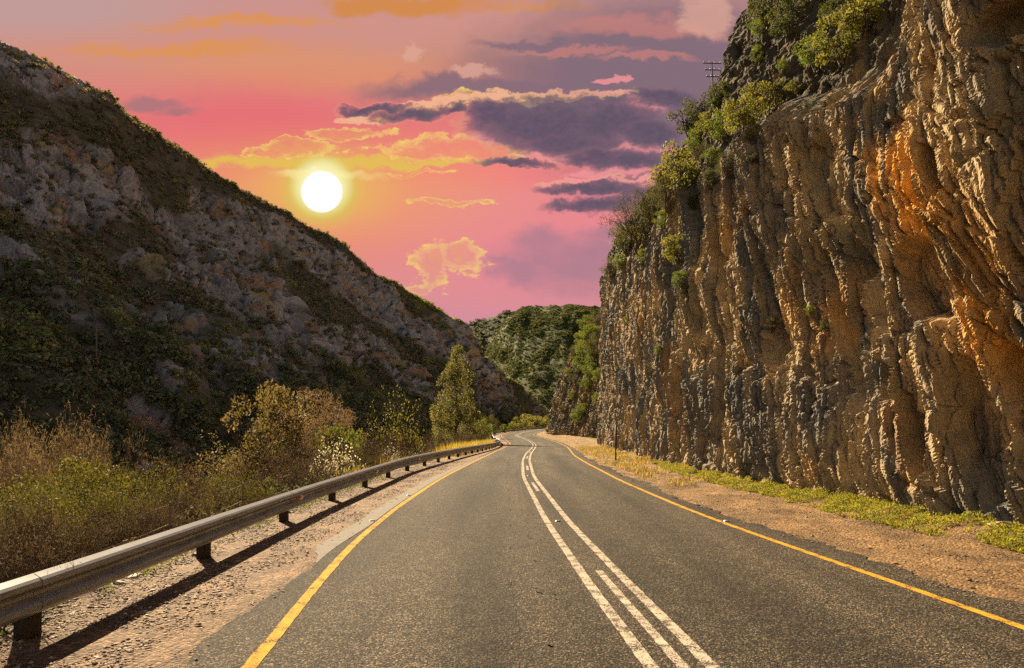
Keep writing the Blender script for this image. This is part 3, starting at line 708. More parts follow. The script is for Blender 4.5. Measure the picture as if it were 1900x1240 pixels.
for _c in (OLIVE, DKGREEN, LIME, TAN, WHITE, GOLD, YELGR): _c[:] = [tuple(v * .74 for v in q) for q in _c]
TAN[:] = [tuple(v * .72 for v in q) for q in TAN]
OLIVE[:] = [tuple(v * .66 for v in q) for q in OLIVE]
def proto(name, parts):
    e = empty(name)
    for nm, me, mt in parts: obj(nm, me, mt, e)
    return e
def blobs_round(g, n, rx, rz, z0, br):
    out = []
    for _ in range(n):
        a = g.uniform(0, 6.283); q = math.sqrt(g.random()); z = g.random()
        w = math.sqrt(max(.05, 1 - (2 * z - 1) ** 2 * .8))
        out.append((np.array([math.cos(a) * q * rx * w, math.sin(a) * q * rx * w, z0 + z * rz]), np.array([br, br, br * .8]) * g.uniform(.6, 1.3)))
    return out
def leafy_proto(name, seed, cols, n=2200, size=.045, nb=26, rx=.5, rz=.75, z0=.2, br=.15, twigs=True, aspect=.45, stems=6):
    g = random.Random(seed); bl = blobs_round(g, nb, rx, rz, z0, br)
    parts = [('foliage', foliage_mesh('foliage', bl, n, size, cols, seed, aspect), M_LEAF)]
    if twigs:
        S, _ = twig_shrub(seed + 1, stems, depth=2, r=.022); S = S.copy(); S[:, :6] *= .85
        parts.append(('twigs', tubes_mesh('twigs', S), M_TWIG))
    return proto(name, parts)
def bare_proto(name, seed, stems=9, cols=None, n=0, size=.03, mat=None, depth=3, out=.55, spread=.55, lift=.25, r=.014, asp=.5):
    S, tips = twig_shrub(seed, stems, depth=depth, out=out, spread=spread, lift=lift, r=r)
    parts = [('twigs', tubes_mesh('twigs', S), mat or M_TWIG)]
    if n:
        g = np.random.default_rng(seed); k = g.integers(0, len(tips), n); cen = tips[k] + g.normal(size=(n, 3)) * (.025 if asp > .3 else .035)
        V = leaf_quads(cen, size, asp, seed, .8 if asp < .3 else .2); cc = np.array(cols)[g.integers(0, len(cols), n)] * g.uniform(.7, 1.3, n)[:, None]
        parts.append(('foliage', mesh_np('foliage', V.reshape(-1, 3), np.arange(n * 4).reshape(-1, 4), False, np.repeat(cc, 4, 0)), M_LEAF))
    return proto(name, parts)

PROT = {
    'olive': [leafy_proto('shrub', 11 + i, OLIVE, 9000, .021, 60, .58, .75, .15, .12, True, .45, 12) for i in range(3)],
    'lime': [leafy_proto('shrub', 21 + i, LIME, 3000, .055, 26, .5, .7, .2, .16) for i in range(2)],
    'yel': [leafy_proto('shrub', 31 + i, YELGR, 2400, .07, 26, .55, .75, .15, .17) for i in range(2)],
    'dark': [leafy_proto('shrub', 41 + i, DKGREEN, 2600, .06, 26, .55, .75, .15, .17) for i in range(2)],
    'white': [bare_proto('flowering_shrub', 51 + i, 8, WHITE, 900, .032, depth=3, r=.02) for i in range(2)],
    'bare': [bare_proto('bare_shrub', 61 + i, 15, [(.07, .047, .034), (.10, .066, .046), (.055, .038, .028)], 3200, .03, r=.02, asp=.13) for i in range(3)],
    'barepale': [bare_proto('bare_shrub', 71 + i, 9, n=2000, cols=[(.14, .098, .068), (.105, .075, .053)], size=.035, asp=.12, mat=M_PALETWIG, out=.35, lift=.4, spread=.4, r=.024) for i in range(2)],
    'tanleaf': [bare_proto('bare_shrub', 81 + i, 12, TAN, 5200, .026, depth=3, r=.022) for i in range(2)],
    'sparse': [bare_proto('bare_shrub', 91 + i, 9, YELGR, 1300, .024, depth=3, r=.03) for i in range(2)],
}
PROT['tantree'] = [leafy_proto('leafy_tree', 101, TAN, 5200, .032, 34, .46, .66, .30, .12, True, .5, 9)]
PROT['browntree'] = [leafy_proto('bare_tree', 111 + i, [(.15, .095, .07), (.115, .075, .056), (.19, .125, .09)], 5600, .05, 36, .46, .66, .28, .12, True, .07, 10) for i in range(2)]
USED = set()
def plant(kind, i, loc, h, label, cat, group=None, w=1.0, name=None, rot=None, tilt=(0, 0)):
    src = PROT[kind][i % len(PROT[kind])]
    if src.name not in USED: e = src; USED.add(src.name)
    else: e = copy_tree(src)
    e.location = loc; e.scale = (h * w, h * w, h); e.rotation_euler = (tilt[0], tilt[1], random.uniform(0, 6.28) if rot is None else rot)
    if name: e.name = name
    for k in ('label', 'category', 'group'):
        if k in e: del e[k]
    return tag(e, label, cat, group)
def roadside(kind, i, px, py, Y, label, cat='shrub', group=None, w=1.0, sink=.15, name=None):
    X = at(px, Y); gz = float(ground_z(np.array([X]), np.array([Y]))[0]); h = top_z(py, Y) - gz + sink
    return plant(kind, i, (X, Y, gz - sink), max(h, .5), label, cat, group, w, name)

G1 = 'yellow green shrubs behind the near guardrail'; L1 = 'yellow green leafy shrub in the thicket behind the near guardrail'
for i, (px, py, Y, w) in enumerate(((15, 875, 10.5, .75), (75, 885, 12, .7), (125, 842, 14.5, .7), (185, 838, 16, .65), (250, 848, 17.5, .65), (60, 915, 10.5, .7), (315, 888, 18.5, .6), (165, 905, 12.5, .7), (225, 900, 14.5, .6), (20, 940, 9, .8))):
    roadside('olive', i, px, py, Y, L1, 'shrub', G1, w)
roadside('olive', 1, 425, 868, 20.5, 'rounded yellow green shrub behind the guardrail above its first reflector', w=.75)
roadside('olive', 2, 482, 900, 21, 'low olive shrub beside the rounded yellow green shrub', w=.8)
G2 = 'bare brown shrubs of the thicket between guardrail and hillside'; L2 = 'leafless brown twiggy shrub in the thicket between guardrail and dark hillside'
for i, (px, py, Y, w) in enumerate(((285, 850, 24, .8), (340, 845, 27, .8), (395, 855, 30, .7), (460, 850, 28, .8), (520, 815, 32, .7), (560, 845, 28, .8), (610, 862, 31, .8), (655, 820, 40, .7), (700, 800, 48, .7), (730, 815, 52, .8), (690, 840, 40, .8), (780, 800, 66, .9), (815, 800, 74, .9), (860, 795, 84, 1.0), (640, 800, 52, .8), (888, 800, 92, .9), (560, 800, 40, .9), (590, 825, 36, .8))):
    roadside('bare', i, px, py, Y, L2, 'shrub', G2, w)
G3 = 'pale bare saplings behind the yellow green shrubs'; L3 = 'tall pale leafless sapling behind the yellow green shrubs, against the dark slope'
for i, (px, py, Y, w) in enumerate(((10, 790, 27, .5), (55, 785, 29, .5), (100, 775, 30, .5), (140, 790, 29, .5), (190, 788, 31, .4), (35, 810, 24, .5), (80, 812, 25, .6))):
    roadside('barepale', i, px, py, Y, L3, 'sapling', G3, w)
G4 = 'dark bare shrubs right behind the near rail'; L4 = 'dark leafless shrub rising close behind the nearest guardrail beam'
for i, (px, py, Y, w) in enumerate(((40, 905, 8.2, .9), (120, 945, 8.8, .9), (215, 925, 11.5, .9), (300, 925, 14, .9), (10, 960, 7.0, .9), (380, 905, 18, .9), (440, 900, 22, .8), (250, 915, 13, .8), (-20, 930, 8.5, .9), (330, 890, 17, .7), (290, 945, 12.6, .9))):
    roadside('bare', i + 1, px, py, Y, L4, 'shrub', G4, w)
roadside('tantree', 0, 503, 722, 42, 'broad tree with dry tan leaves at the left of the bare tree pair', 'tree', w=.72, name='leafy_tree')
roadside('tanleaf', 1, 462, 815, 40, 'low spreading shrub with dry tan leaves beneath the tan leaved tree', 'shrub', w=.9)
roadside('browntree', 0, 572, 715, 45, 'tall leafless brown tree right behind the tan leaved tree', 'tree', w=.75, name='bare_tree')
roadside('browntree', 1, 612, 758, 50, 'wide leafless tree leaning over the bright lime shrub', 'tree', w=.7, name='bare_tree')
roadside('sparse', 0, 752, 733, 60, 'dark limbed tree with sparse yellow leaves left of the tall conifer', 'tree', w=.6, name='bare_tree')
roadside('lime', 0, 622, 790, 46, 'bright lime green shrub in front of the leafless trees', 'shrub', w=.55)
roadside('lime', 1, 655, 795, 50, 'smaller lime green shrub amid brown twigs', 'shrub', w=.4)
roadside('dark', 0, 540, 880, 27, 'dark green shrub low in the thicket below the bare trees', 'shrub', w=.9)
roadside('dark', 1, 660, 862, 36, 'dark green shrub just right of the white blossoming shrub', 'shrub', w=.8)
roadside('dark', 1, 770, 842, 48, 'dark green shrub beside the pale flowering bush near the grass strip', 'shrub', w=.9)
roadside('white', 0, 622, 822, 33, 'white blossoming shrub behind the guardrail', 'shrub', w=.7)
roadside('white', 1, 735, 832, 46, 'small pale flowering bush at the end of the dry grass strip', 'shrub', w=.6)
G5 = 'yellow green shrubs behind the far guardrail bend'; L5 = 'yellow green shrub behind the guardrail at the far bend'
for i, (px, py, Y) in enumerate(((968, 775, 225), (980, 768, 235), (992, 770, 240), (1003, 772, 245), (1014, 770, 250), (957, 782, 215), (1024, 765, 262), (986, 774, 232))):
    roadside('yel', i, px, py, Y, L5, 'shrub', G5, .9)
G6 = 'small green shrubs inside the guardrail bend'; L6 = 'small green shrub below the guardrail where it bends'
for i, (px, py, Y) in enumerate(((905, 768, 120), (893, 778, 112), (918, 785, 150), (935, 787, 170), (880, 780, 105), (948, 785, 190))):
    roadside('lime' if i % 2 else 'olive', i, px, py, Y, L6, 'shrub', G6, .8)

# tall conifer
def conifer():
    g = random.Random(5); H = 15.0; bl = []; segs = []
    for k in range(430):
        t = g.random() ** .85; z = 1.6 + t * (H - 1.7)
        rad = (3.3 * (1 - t) ** .62 * (.42 + .58 * sm(np.array(t), 0, .18)) + .18)
        a = g.uniform(0, 6.283); bulge = 1 + .16 * math.sin(3 * a + 9 * t) + .12 * math.sin(2 * a - 17 * t + 1)
        q = math.sqrt(g.uniform(.12, 1)) * rad * bulge
        br = (.28 + .42 * (1 - t)) * g.uniform(.6, 1.2)
        c = np.array([math.cos(a) * q + .25 * t, math.sin(a) * q, z]); bl.append((c, np.array([br * .8, br * .8, br * 1.35])))
        if k % 3 == 0: segs.append((.1 * t, 0, max(.6, z - q * .9), *c, .05 * (1 - t) + .012, .008))
    bl.append((np.array([.35, 0, H - .3]), np.array([.14, .14, .7]))); bl.append((np.array([1.15, .2, H * .83]), np.array([.3, .3, .85])))
    e = empty('conifer_tree')
    obj('crown', foliage_mesh('crown', bl, 26000, .17, [(.18, .165, .056), (.125, .125, .045), (.23, .195, .068), (.09, .094, .034)], 5, .55, .3, .8), M_LEAF, e)
    t = MB(); t.tube([(0, 0, -.6), (.03, 0, 3), (.1, 0, 8), (.3, 0, H - .8)], [.26, .2, .12, .03], 8); t.build('trunk', M_BARK, e, True)
    obj('limbs', tubes_mesh('limbs', segs), M_BARK, e)
    return e
con = conifer(); X = at(845, 100); gz = float(ground_z(np.array([X]), np.array([100.]))[0]); con.location = (X, 100, gz)
con.scale = ((1.28,) * 2) + ((top_z(636, 100) - gz) / 15.3,)
tag(con, 'tall pointed conifer standing beyond the dry grass strip', 'tree')

# grass tufts and strips -------------------------------------------------
def blades(P, h, lean, seed, w=.012, cols=GOLD):
    g = np.random.default_rng(seed); n = len(P); a = g.uniform(0, 6.283, n); d = np.stack([np.cos(a), np.sin(a), 0 * a], -1); s = np.stack([-np.sin(a), np.cos(a), 0 * a], -1)
    hh = (h * g.uniform(.5, 1.2, n))[:, None]; ln = (lean * g.uniform(.2, 1.3, n))[:, None]; up = np.array([0, 0, 1.0])
    V = np.stack([P - s * w, P + s * w, P + s * w * .5 + d * hh * ln * .6 + up * hh * .75, P - s * w * .5 + d * hh * ln * .6 + up * hh * .75], 1)
    T = P + d * hh * ln * 1.2 + up * hh
    V2 = np.stack([V[:, 3], V[:, 2], T, T + s * w * .2], 1)
    c = np.array(cols)[g.integers(0, len(cols), n)] * g.uniform(.7, 1.3, n)[:, None]
    VV = np.concatenate([V, V2]).reshape(-1, 3)
    return VV, np.arange(len(VV)).reshape(-1, 4), np.repeat(np.concatenate([c, c]), 4, 0)
def tuft(px, py, Y, label, seed, wid=.35, cols=GOLD):
    X = at(px, Y); gz = float(ground_z(np.array([X]), np.array([Y]))[0]); h = top_z(py, Y) - gz
    g = np.random.default_rng(seed); P = np.stack([g.normal(0, wid, 420), g.normal(0, wid, 420), 0 * g.normal(size=420) - .05], -1)
    V, Q, c = blades(P, h, .35, seed, .014, cols); o = obj('grass_tuft', mesh_np('grass_tuft', V, Q, False, c), M_LEAF, loc=(X, Y, gz)); tag(o, label, 'grass tuft')
tuft(672, 866, 29, 'golden dry grass tuft behind the guardrail below the dark thicket', 1)
tuft(728, 848, 43, 'golden dry grass tuft beside the pale flowering bush', 2, .5)
g = np.random.default_rng(4)
yy_ = g.uniform(46, 86, 9000); xx_ = xg(yy_) - g.uniform(.5, 3.4, 9000); P = np.stack([xx_, yy_, ground_z(xx_, yy_) - .03], -1)
V, Q, c = blades(P, .95, .3, 6, .02, GOLD + [(.3, .27, .06)])
tag(obj('dry_grass', mesh_np('dry_grass', V, Q, False, c), M_LEAF), 'strip of golden dry grass behind the guardrail before the bend', 'grass', kind='stuff')
# dry and green grass along the foot of the cliff
yy_ = g.uniform(22, 80, 9000); xx_ = xr(yy_) + .7 + (np.interp(yy_, *CBT) - xr(yy_) - .6) * g.random(9000) ** .7
k = fbm(xx_ / 1.2, yy_ / 2.5, 3, 77) > -.02; xx_, yy_ = xx_[k], yy_[k]
V, Q, c = blades(np.stack([xx_, yy_, ground_z(xx_, yy_) - .02], -1), .2, .7, 8, .02, [(.28, .185, .053), (.24, .172, .046), (.17, .15, .04), (.30, .21, .08)])
tag(obj('verge_grass', mesh_np('verge_grass', V, Q, False, c), M_LEAF), 'short straw coloured grass on the verge under the far cliff', 'grass', kind='stuff')
n = 90000; yy_ = 8 + 26 * g.random(n) ** 1.25; cb = np.interp(yy_, *CBT); lat = g.random(n); wdt = np.interp(yy_, [8, 13, 18, 24, 30, 34], [2.1, 2.0, 1.5, 1.1, .9, .6])
xx_ = cb + .35 - (wdt + .2) * lat; k = 1.2 * fbm(xx_ / .7, yy_ / 1.1, 4, 78) + .8 * (1 - lat) + .25 * g.random(n) > .02; xx_, yy_ = xx_[k], yy_[k]; n = len(xx_)
hgt = .13 * (.35 + np.maximum(0, fbm(xx_ / .35, yy_ / .35, 2, 79) + .3))
cen = np.stack([xx_, yy_, ground_z(xx_, yy_) + hgt * g.random(n) + .015], -1)
Vq = leaf_quads(cen, .06, .34, 12, .9); cols = np.array([(.20, .21, .02), (.11, .14, .02), (.29, .26, .03), (.27, .20, .045)])[g.integers(0, 4, n)] * g.uniform(.7, 1.25, n)[:, None]
tag(obj('roadside_weeds', mesh_np('roadside_weeds', Vq.reshape(-1, 3), np.arange(n * 4).reshape(-1, 4), False, np.repeat(cols, 4, 0)), M_LEAF), 'bright green weeds along the foot of the near cliff', 'weeds', kind='stuff')
n = 5000; yy_ = 4 + 22 * g.random(n); xx_ = xg(yy_) - .25 - np.abs(g.normal(0, .5, n)); k = fbm(xx_ / .6, yy_ / 1.0, 3, 80) > .0; xx_, yy_ = xx_[k], yy_[k]; n = len(xx_)
cen = np.stack([xx_, yy_, ground_z(xx_, yy_) + .12 * g.random(n) + .01], -1); Vq = leaf_quads(cen, .06, .4, 13, .9); cols = np.array([(.09, .12, .025), (.06, .08, .02), (.13, .14, .03)])[g.integers(0, 3, n)]
tag(obj('rail_weeds', mesh_np('rail_weeds', Vq.reshape(-1, 3), np.arange(n * 4).reshape(-1, 4), False, np.repeat(cols, 4, 0)), M_LEAF), 'low green weeds under and behind the near guardrail', 'weeds', kind='stuff')

# ------------------------------------------------------------------ stones
import bmesh
def stone_mesh(seed, sub=1):
    b = bmesh.new(); bmesh.ops.create_icosphere(b, subdivisions=sub, radius=1); g = random.Random(seed)
    V = np.array([v.co for v in b.verts]); Fc = np.array([[v.index for v in f.verts] for f in b.faces]); b.free()
    ax = np.array([g.uniform(.8, 1.2), g.uniform(.6, 1), g.uniform(.35, .6)])
    r_ = np.random.default_rng(seed); V = V * (1 + r_.uniform(-.22, .22, (len(V), 1)))
    for _ in range(4):
        nrm = r_.normal(size=3); nrm /= np.linalg.norm(nrm); dd = V @ nrm; V = V - np.maximum(dd - .6, 0)[:, None] * nrm
    return V * ax, Fc
def bake(protos, pos, scl, rot, col, name, mat, label, cat, face_cols=None, kind='stuff'):
    """many copies of small meshes merged into one uncountable mass"""
    VV, FF, CC = [], [], []; base = 0; idx = rng.integers(0, len(protos), len(pos))
    for k, (pv, pf) in enumerate(protos):
        m = idx == k
        if not m.any(): continue
        c, s = np.cos(rot[m]), np.sin(rot[m]); sv = scl[m]
        if sv.ndim == 1: sv = np.repeat(sv[:, None], 3, 1)
        q = pv[None] * sv[:, None, :]
        x = q[..., 0] * c[:, None] - q[..., 1] * s[:, None]; y = q[..., 0] * s[:, None] + q[..., 1] * c[:, None]
        V = np.stack([x, y, q[..., 2]], -1) + pos[m][:, None, :]
        n = m.sum(); nv = len(pv)
        VV.append(V.reshape(-1, 3)); FF.append((pf[None] + (np.arange(n) * nv)[:, None, None] + base).reshape(-1, pf.shape[1]))
        cc = col[m][:, None, :] * (face_cols[k][None, :, :] if face_cols is not None else np.ones((1, nv, 1)))
        CC.append(cc.reshape(-1, 3)); base += n * nv
    o = obj(name, mesh_np(name, np.concatenate(VV), np.concatenate(FF), False, np.concatenate(CC)), mat)
    return tag(o, label, cat, kind=kind)
SM = [stone_mesh(i, 1) for i in range(6)]
n = 30000; yy_ = 4.5 + 34 * g.random(n) ** 1.7; xa = xl(yy_) - .16 - .25 * sm(9.5 - yy_, 0, 3); xb = xg(yy_) - .7
q = g.random(n); xx_ = xa + (xb - xa) * (1 - (1 - q) ** 1.25)
k = ((fbm(xx_ / .8, yy_ / 1.4, 3, 90) + .15 * (q - .2)) > -.16) & (g.random(n) < .06 + .94 * sm(q, .1, .3) + .5 * (fbm(xx_ / .5, yy_ / .5, 2, 95) > .3) * sm(q, .03, .1)); xx_, yy_, q = xx_[k], yy_[k], q[k]; n = len(xx_)
sz = .009 + .018 * g.random(n) ** 2 + .02 * (g.random(n) > .985)
cs = np.array([(.20, .132, .083), (.145, .096, .065), (.28, .205, .145), (.10, .066, .048), (.40, .33, .27)])[g.integers(0, 5, n)] * g.uniform(.75, 1.2, n)[:, None]
gz_ = np.where(q < .24, np.maximum(ground_z(xx_, yy_), zr(yy_) + .001), ground_z(xx_, yy_))
bake(SM, np.stack([xx_, yy_, gz_ + sz * .2], -1), sz, g.uniform(0, 6.28, n), cs, 'gravel', M_STONE, 'pinkish gravel scattered over the shoulder by the guardrail', 'gravel')
n = 14000; yy_ = 7 + 36 * g.random(n) ** 1.5; xa = xr(yy_) + .3; xb = np.interp(yy_, *CBT) - .3; xx_ = xa + (xb - xa) * g.random(n)
k = fbm(xx_ / .7, yy_ / 1.2, 3, 91) > -.05; xx_, yy_ = xx_[k], yy_[k]; n = len(xx_)
sz = .008 + .02 * g.random(n) ** 2.5 + .03 * (g.random(n) > .985)
cs = np.array([(.25, .155, .072), (.19, .12, .062), (.23, .18, .125), (.13, .09, .057)])[g.integers(0, 4, n)] * g.uniform(.75, 1.2, n)[:, None]
gz_ = np.where(xx_ < xr(yy_) + .75, np.maximum(ground_z(xx_, yy_), zr(yy_) + .001), ground_z(xx_, yy_))
bake(SM, np.stack([xx_, yy_, gz_ + sz * .2], -1), sz, g.uniform(0, 6.28, n), cs, 'rubble', M_STONE, 'brown rubble strewn along the dirt verge under the cliff', 'rubble')
for k, (px, py, r_, lab, cl) in enumerate(((372, 1030, .13, 'dark grey stone lying beside the second visible guardrail post', (.2, .16, .13)), (250, 1070, .1, 'pale stone under the rail just past the nearest post', (.45, .38, .3)),
        (222, 1082, .09, 'flat grey stone under the rail left of the pale stone', (.28, .25, .22)), (535, 950, .12, 'whitish stone below the rail before the third post', (.5, .44, .36)), (1860, 990, .2, 'grey boulder at the foot of the cliff near the right edge', (.2, .17, .13)),
        (1590, 905, .16, 'small tan boulder resting in the weeds against the cliff', (.36, .27, .17)), (1425, 905, .3, 'broken slate boulder at the cliff foot where the weeds thin out', (.24, .2, .16)), (1160, 838, .35, 'rock heap boulder on the verge behind the sign post', (.25, .19, .13)))):
    Y = EYE * F / (py - HZ); X = at(px, Y); v, f = stone_mesh(50 + k, 2)
    o = obj('stone', mesh_np('stone', v * r_, f, False, np.array(cl) + 0 * v), M_STONE, loc=(X, Y, float(ground_z(np.array([X]), np.array([Y]))[0]) + r_ * .15)); o.rotation_euler = (0, 0, k * 1.3)
    tag(o, lab, 'stone')

# ------------------------------------------------------------------ scrub on the hills (uncountable)
def scrub_protos(n, k, size, seed):
    out, fc = [], []
    for i in range(n):
        gg = random.Random(seed + i); bl = [(np.array([gg.gauss(0, .42), gg.gauss(0, .42), gg.uniform(.15, .75)]), np.array([.5, .5, .42]) * gg.uniform(.6, 1.1)) for _ in range(7)]
        cen, kk, fv = clump_points(bl, k, seed + i, .6); V = leaf_quads(cen, size, .75, seed + i, .3, fv + .5 * cen, .45).reshape(-1, 3)
        r_ = np.random.default_rng(seed + i); cf = (r_.uniform(.75, 1.25, len(bl))[kk] * r_.uniform(.7, 1.3, k)); out.append((V, np.arange(k * 4).reshape(-1, 4))); fc.append(np.repeat(cf, 4)[:, None] * np.ones((1, 3)))
    return out, fc
SP4, SC4 = scrub_protos(5, 90, .34, 100)
def pick(V, dens, n, seed):
    g = np.random.default_rng(seed); a = V[:-1, :-1]; e1 = V[1:, :-1] - a; e2 = V[:-1, 1:] - a
    area = np.linalg.norm(np.cross(e1, e2), axis=-1) * dens[:-1, :-1]; p = area.ravel() / area.sum()
    k = g.choice(len(p), n, p=p); u_, v_ = g.random(n)[:, None], g.random(n)[:, None]
    return a.reshape(-1, 3)[k] + e1.reshape(-1, 3)[k] * u_ + e2.reshape(-1, 3)[k] * v_, k
dens = (1.04 - .82 * rockm) * (.35 + .9 * sm(fbm(SX / 12, SZ / 9, 3, 971), -.35, .35)) * (HS < 1.08) * (HT > 2.2)
dens *= 1 + 1.2 * (1 - sm(HS, .1, .35)) + 2.5 * (np.abs(HS - .985) < .03)
pos, k = pick(HP, dens, 24000, 1)
hs = HS[:-1, :-1].ravel()[k]; g = np.random.default_rng(9); n = len(pos)
sz = (.7 + 1.7 * g.random(n) ** 1.6) * (1 - .3 * sm(hs, .3, .9))
cs = np.array([(.19, .165, .105), (.21, .165, .11), (.16, .155, .09), (.235, .18, .125), (.175, .175, .085)])[g.integers(0, 5, n)] * g.uniform(.7, 1.3, n)[:, None]
crest = (project(pos)[:, 0] > 770) & (hs > .62 + .3 * g.random(n)); cs[crest] = np.array([.2, .205, .065]) * g.uniform(.7, 1.3, crest.sum())[:, None]
cs[hs < .45] *= np.array([.88, .98, .88])
yel = fbm(pos[:, 0] / 20, pos[:, 1] / 20, 2, 975) > .35; cs[yel] *= np.array([1.25, 1.25, .9])
bake(SP4, pos - np.array([0, 0, .25]), np.stack([sz, sz, sz * .95], -1), g.uniform(0, 6.28, n), cs, 'hillside_scrub', M_FARLEAF, 'dark scrub covering the shaded rocky hillside', 'scrub', SC4)
pos, k = pick(FP, (.5 + sm(fbm(FP[..., 0] / 20, FP[..., 2] / 20, 2, 978), -.3, .4)) * (FS < 1.1), 26000, 2)
n = len(pos); sz = g.uniform(.9, 1.8, n); cs = np.array([(.085, .095, .036), (.065, .078, .034), (.11, .11, .04)])[g.integers(0, 3, n)] * g.uniform(.7, 1.3, n)[:, None]
pb, kb = pick(BP, np.ones(BP.shape[:2]) * (BS < 1.1), 3000, 3); sb = g.uniform(2.2, 4.5, len(pb)); cb_ = np.array([.115, .12, .095]) * g.uniform(.75, 1.25, len(pb))[:, None]  # farthest hill's scrub is paler and bluer, distance haze put into its colour
SP5, SC5 = scrub_protos(4, 30, .6, 140)
bake(SP5, np.concatenate([pos, pb]) - np.array([0, 0, .6]), np.concatenate([sz, sb]), g.uniform(0, 6.28, n + len(pb)), np.concatenate([cs, cb_]), 'distant_scrub', M_FARLEAF, 'green scrub and low woodland covering the distant hills', 'scrub', SC5)
# thicket floor: low twiggy undergrowth on the bank and valley floor
n = 6500; Y_ = -6 + 165 * g.random(n) ** 1.3; X_ = xg(Y_) - 1.6 - np.where(g.random(n) < .4, g.random(n) * (8 + np.maximum(Y_, 0) * .35), g.random(n) * np.interp(Y_, [-6, 60, 100, 160], [95, 88, 65, 40])); zz = ground_z(X_, Y_); sz = g.uniform(.35, .8, n) * (1 + Y_ / 130)
cs = np.array([(.075, .058, .032), (.06, .06, .024), (.09, .07, .04)])[g.integers(0, 3, n)] * g.uniform(.7, 1.2, n)[:, None]
SP6, SC6 = scrub_protos(4, 260, .13, 180)
bake(SP6, np.stack([X_, Y_, zz - .1], -1), sz, g.uniform(0, 6.28, n), cs, 'undergrowth', M_FARLEAF, 'dark undergrowth filling the valley floor behind the guardrail', 'undergrowth', SC6)

# ------------------------------------------------------------------ bushes on the cliff
CPX = project(CV); OPX = project(OV); SPX = project(HP[(slice(None), slice(0, 400))])
def hit(P, V, px, py, tol=5):
    ok = V[..., 1] > 3
    d = np.where(ok, np.hypot(P[..., 0] - px, P[..., 1] - py), 1e9); m = d < max(tol, d.min() * 1.2)
    i = np.argmin(np.where(m, V[..., 1], 1e9)); return V.reshape(-1, 3)[i]
GC = 'bushes rooted in the cliff face and ledges'
LCG = {'lime': 'bright green bush rooted in the rock of the near cliff', 'yel': 'yellow green bush rooted in the rock of the near cliff', 'olive': 'olive green bush rooted in the rock of the near cliff', 'dark': 'dark green bush rooted in the rock of the near cliff'}
def cliff_bush(kind, px, py, rpx, label=None, P=CPX, V=CV, grp=None, sx=1.0):
    v = hit(P, V, px, py + rpx * .5); r_ = 1.2 * rpx * v[1] / F
    return plant(kind, random.randint(0, 5), (v[0] - r_ * .15, v[1] - r_ * .15, v[2] - r_ * .35), r_ * 1.75, label or LCG[kind], 'bush', None if label else (grp or (GC + ', ' + kind)), sx, 'bush')
for kd, px, py, r_, lab in (('olive', 1188, 420, 52, 'largest dark olive bush overhanging the skyline edge of the cliff'), ('dark', 1165, 445, 30, None), ('dark', 1257, 222, 32, 'airy dark bush standing out on the skyline above the cliff shoulder'),
        ('yel', 1268, 325, 42, None), ('olive', 1240, 365, 32, None), ('olive', 1215, 380, 36, None), ('dark', 1330, 180, 24, 'small dark bush on the skyline beside the utility pole'), ('lime', 1340, 240, 28, None), ('yel', 1375, 218, 34, None), ('yel', 1425, 188, 34, 'feathery pale green bush in the middle of the cliff ledge'),
        ('lime', 1515, 105, 32, 'tall bright green bush at the top of the cliff ledge'), ('yel', 1565, 85, 42, 'broad pale yellow green bush below the upper ledge corner'), ('yel', 1600, 30, 42, None), ('dark', 1425, 15, 40, None), ('dark', 1465, 30, 34, None), ('lime', 1410, 55, 18, None), ('lime', 1405, 105, 16, None),
        ('olive', 1132, 500, 18, None), ('lime', 1150, 485, 14, None), ('yel', 1258, 462, 26, 'yellowish dry bush on the shaded rock below the skyline bushes'), ('lime', 1262, 520, 16, None), ('olive', 1300, 285, 20, None), ('olive', 1350, 305, 22, None), ('dark', 1320, 330, 16, None), ('lime', 1455, 130, 12, None),
        ('olive', 1440, 605, 15, 'lone grey green bush halfway up the cliff wall'), ('lime', 1290, 265, 22, None), ('lime', 1320, 290, 16, None), ('olive', 1395, 250, 18, None), ('lime', 1535, 30, 20, None), ('dark', 1560, 20, 30, None), ('dark', 1400, 300, 10, None), ('lime', 1230, 410, 18, None),
        ('olive', 1205, 690, 12, None), ('lime', 1222, 650, 9, None), ('lime', 1160, 600, 8, None), ('olive', 1270, 545, 12, None), ('lime', 1500, 575, 9, None), ('dark', 1530, 605, 9, None), ('lime', 1285, 380, 14, None), ('yel', 1310, 235, 18, None), ('lime', 1190, 480, 14, None), ('olive', 1232, 330, 20, None), ('yel', 1480, 165, 16, None)):
    cliff_bush(kd, px, py, r_, lab)
LS = 'green bush growing on the sloping rock spur by the far bend'
for i, (px, py, r_) in enumerate(((1108, 592, 16), (1098, 622, 20), (1085, 655, 20), (1105, 650, 18), (1075, 680, 16), (1095, 690, 16), (1062, 660, 12), (1070, 772, 14), (1082, 758, 12), (1100, 785, 9), (1110, 700, 14), (1052, 690, 8), (1112, 620, 16), (1090, 600, 16), (1076, 630, 14), (1068, 650, 12), (1100, 670, 18), (1085, 715, 12), (1066, 700, 10), (1110, 740, 12), (1058, 735, 8), (1040, 760, 8))):
    cliff_bush('lime' if i % 3 else 'olive', px, py, r_, LS, OPX, OV); bpy.context.scene.objects
for o in scene.objects:
    if o.get('label') == LS: o['group'] = 'bushes on the rock spur'
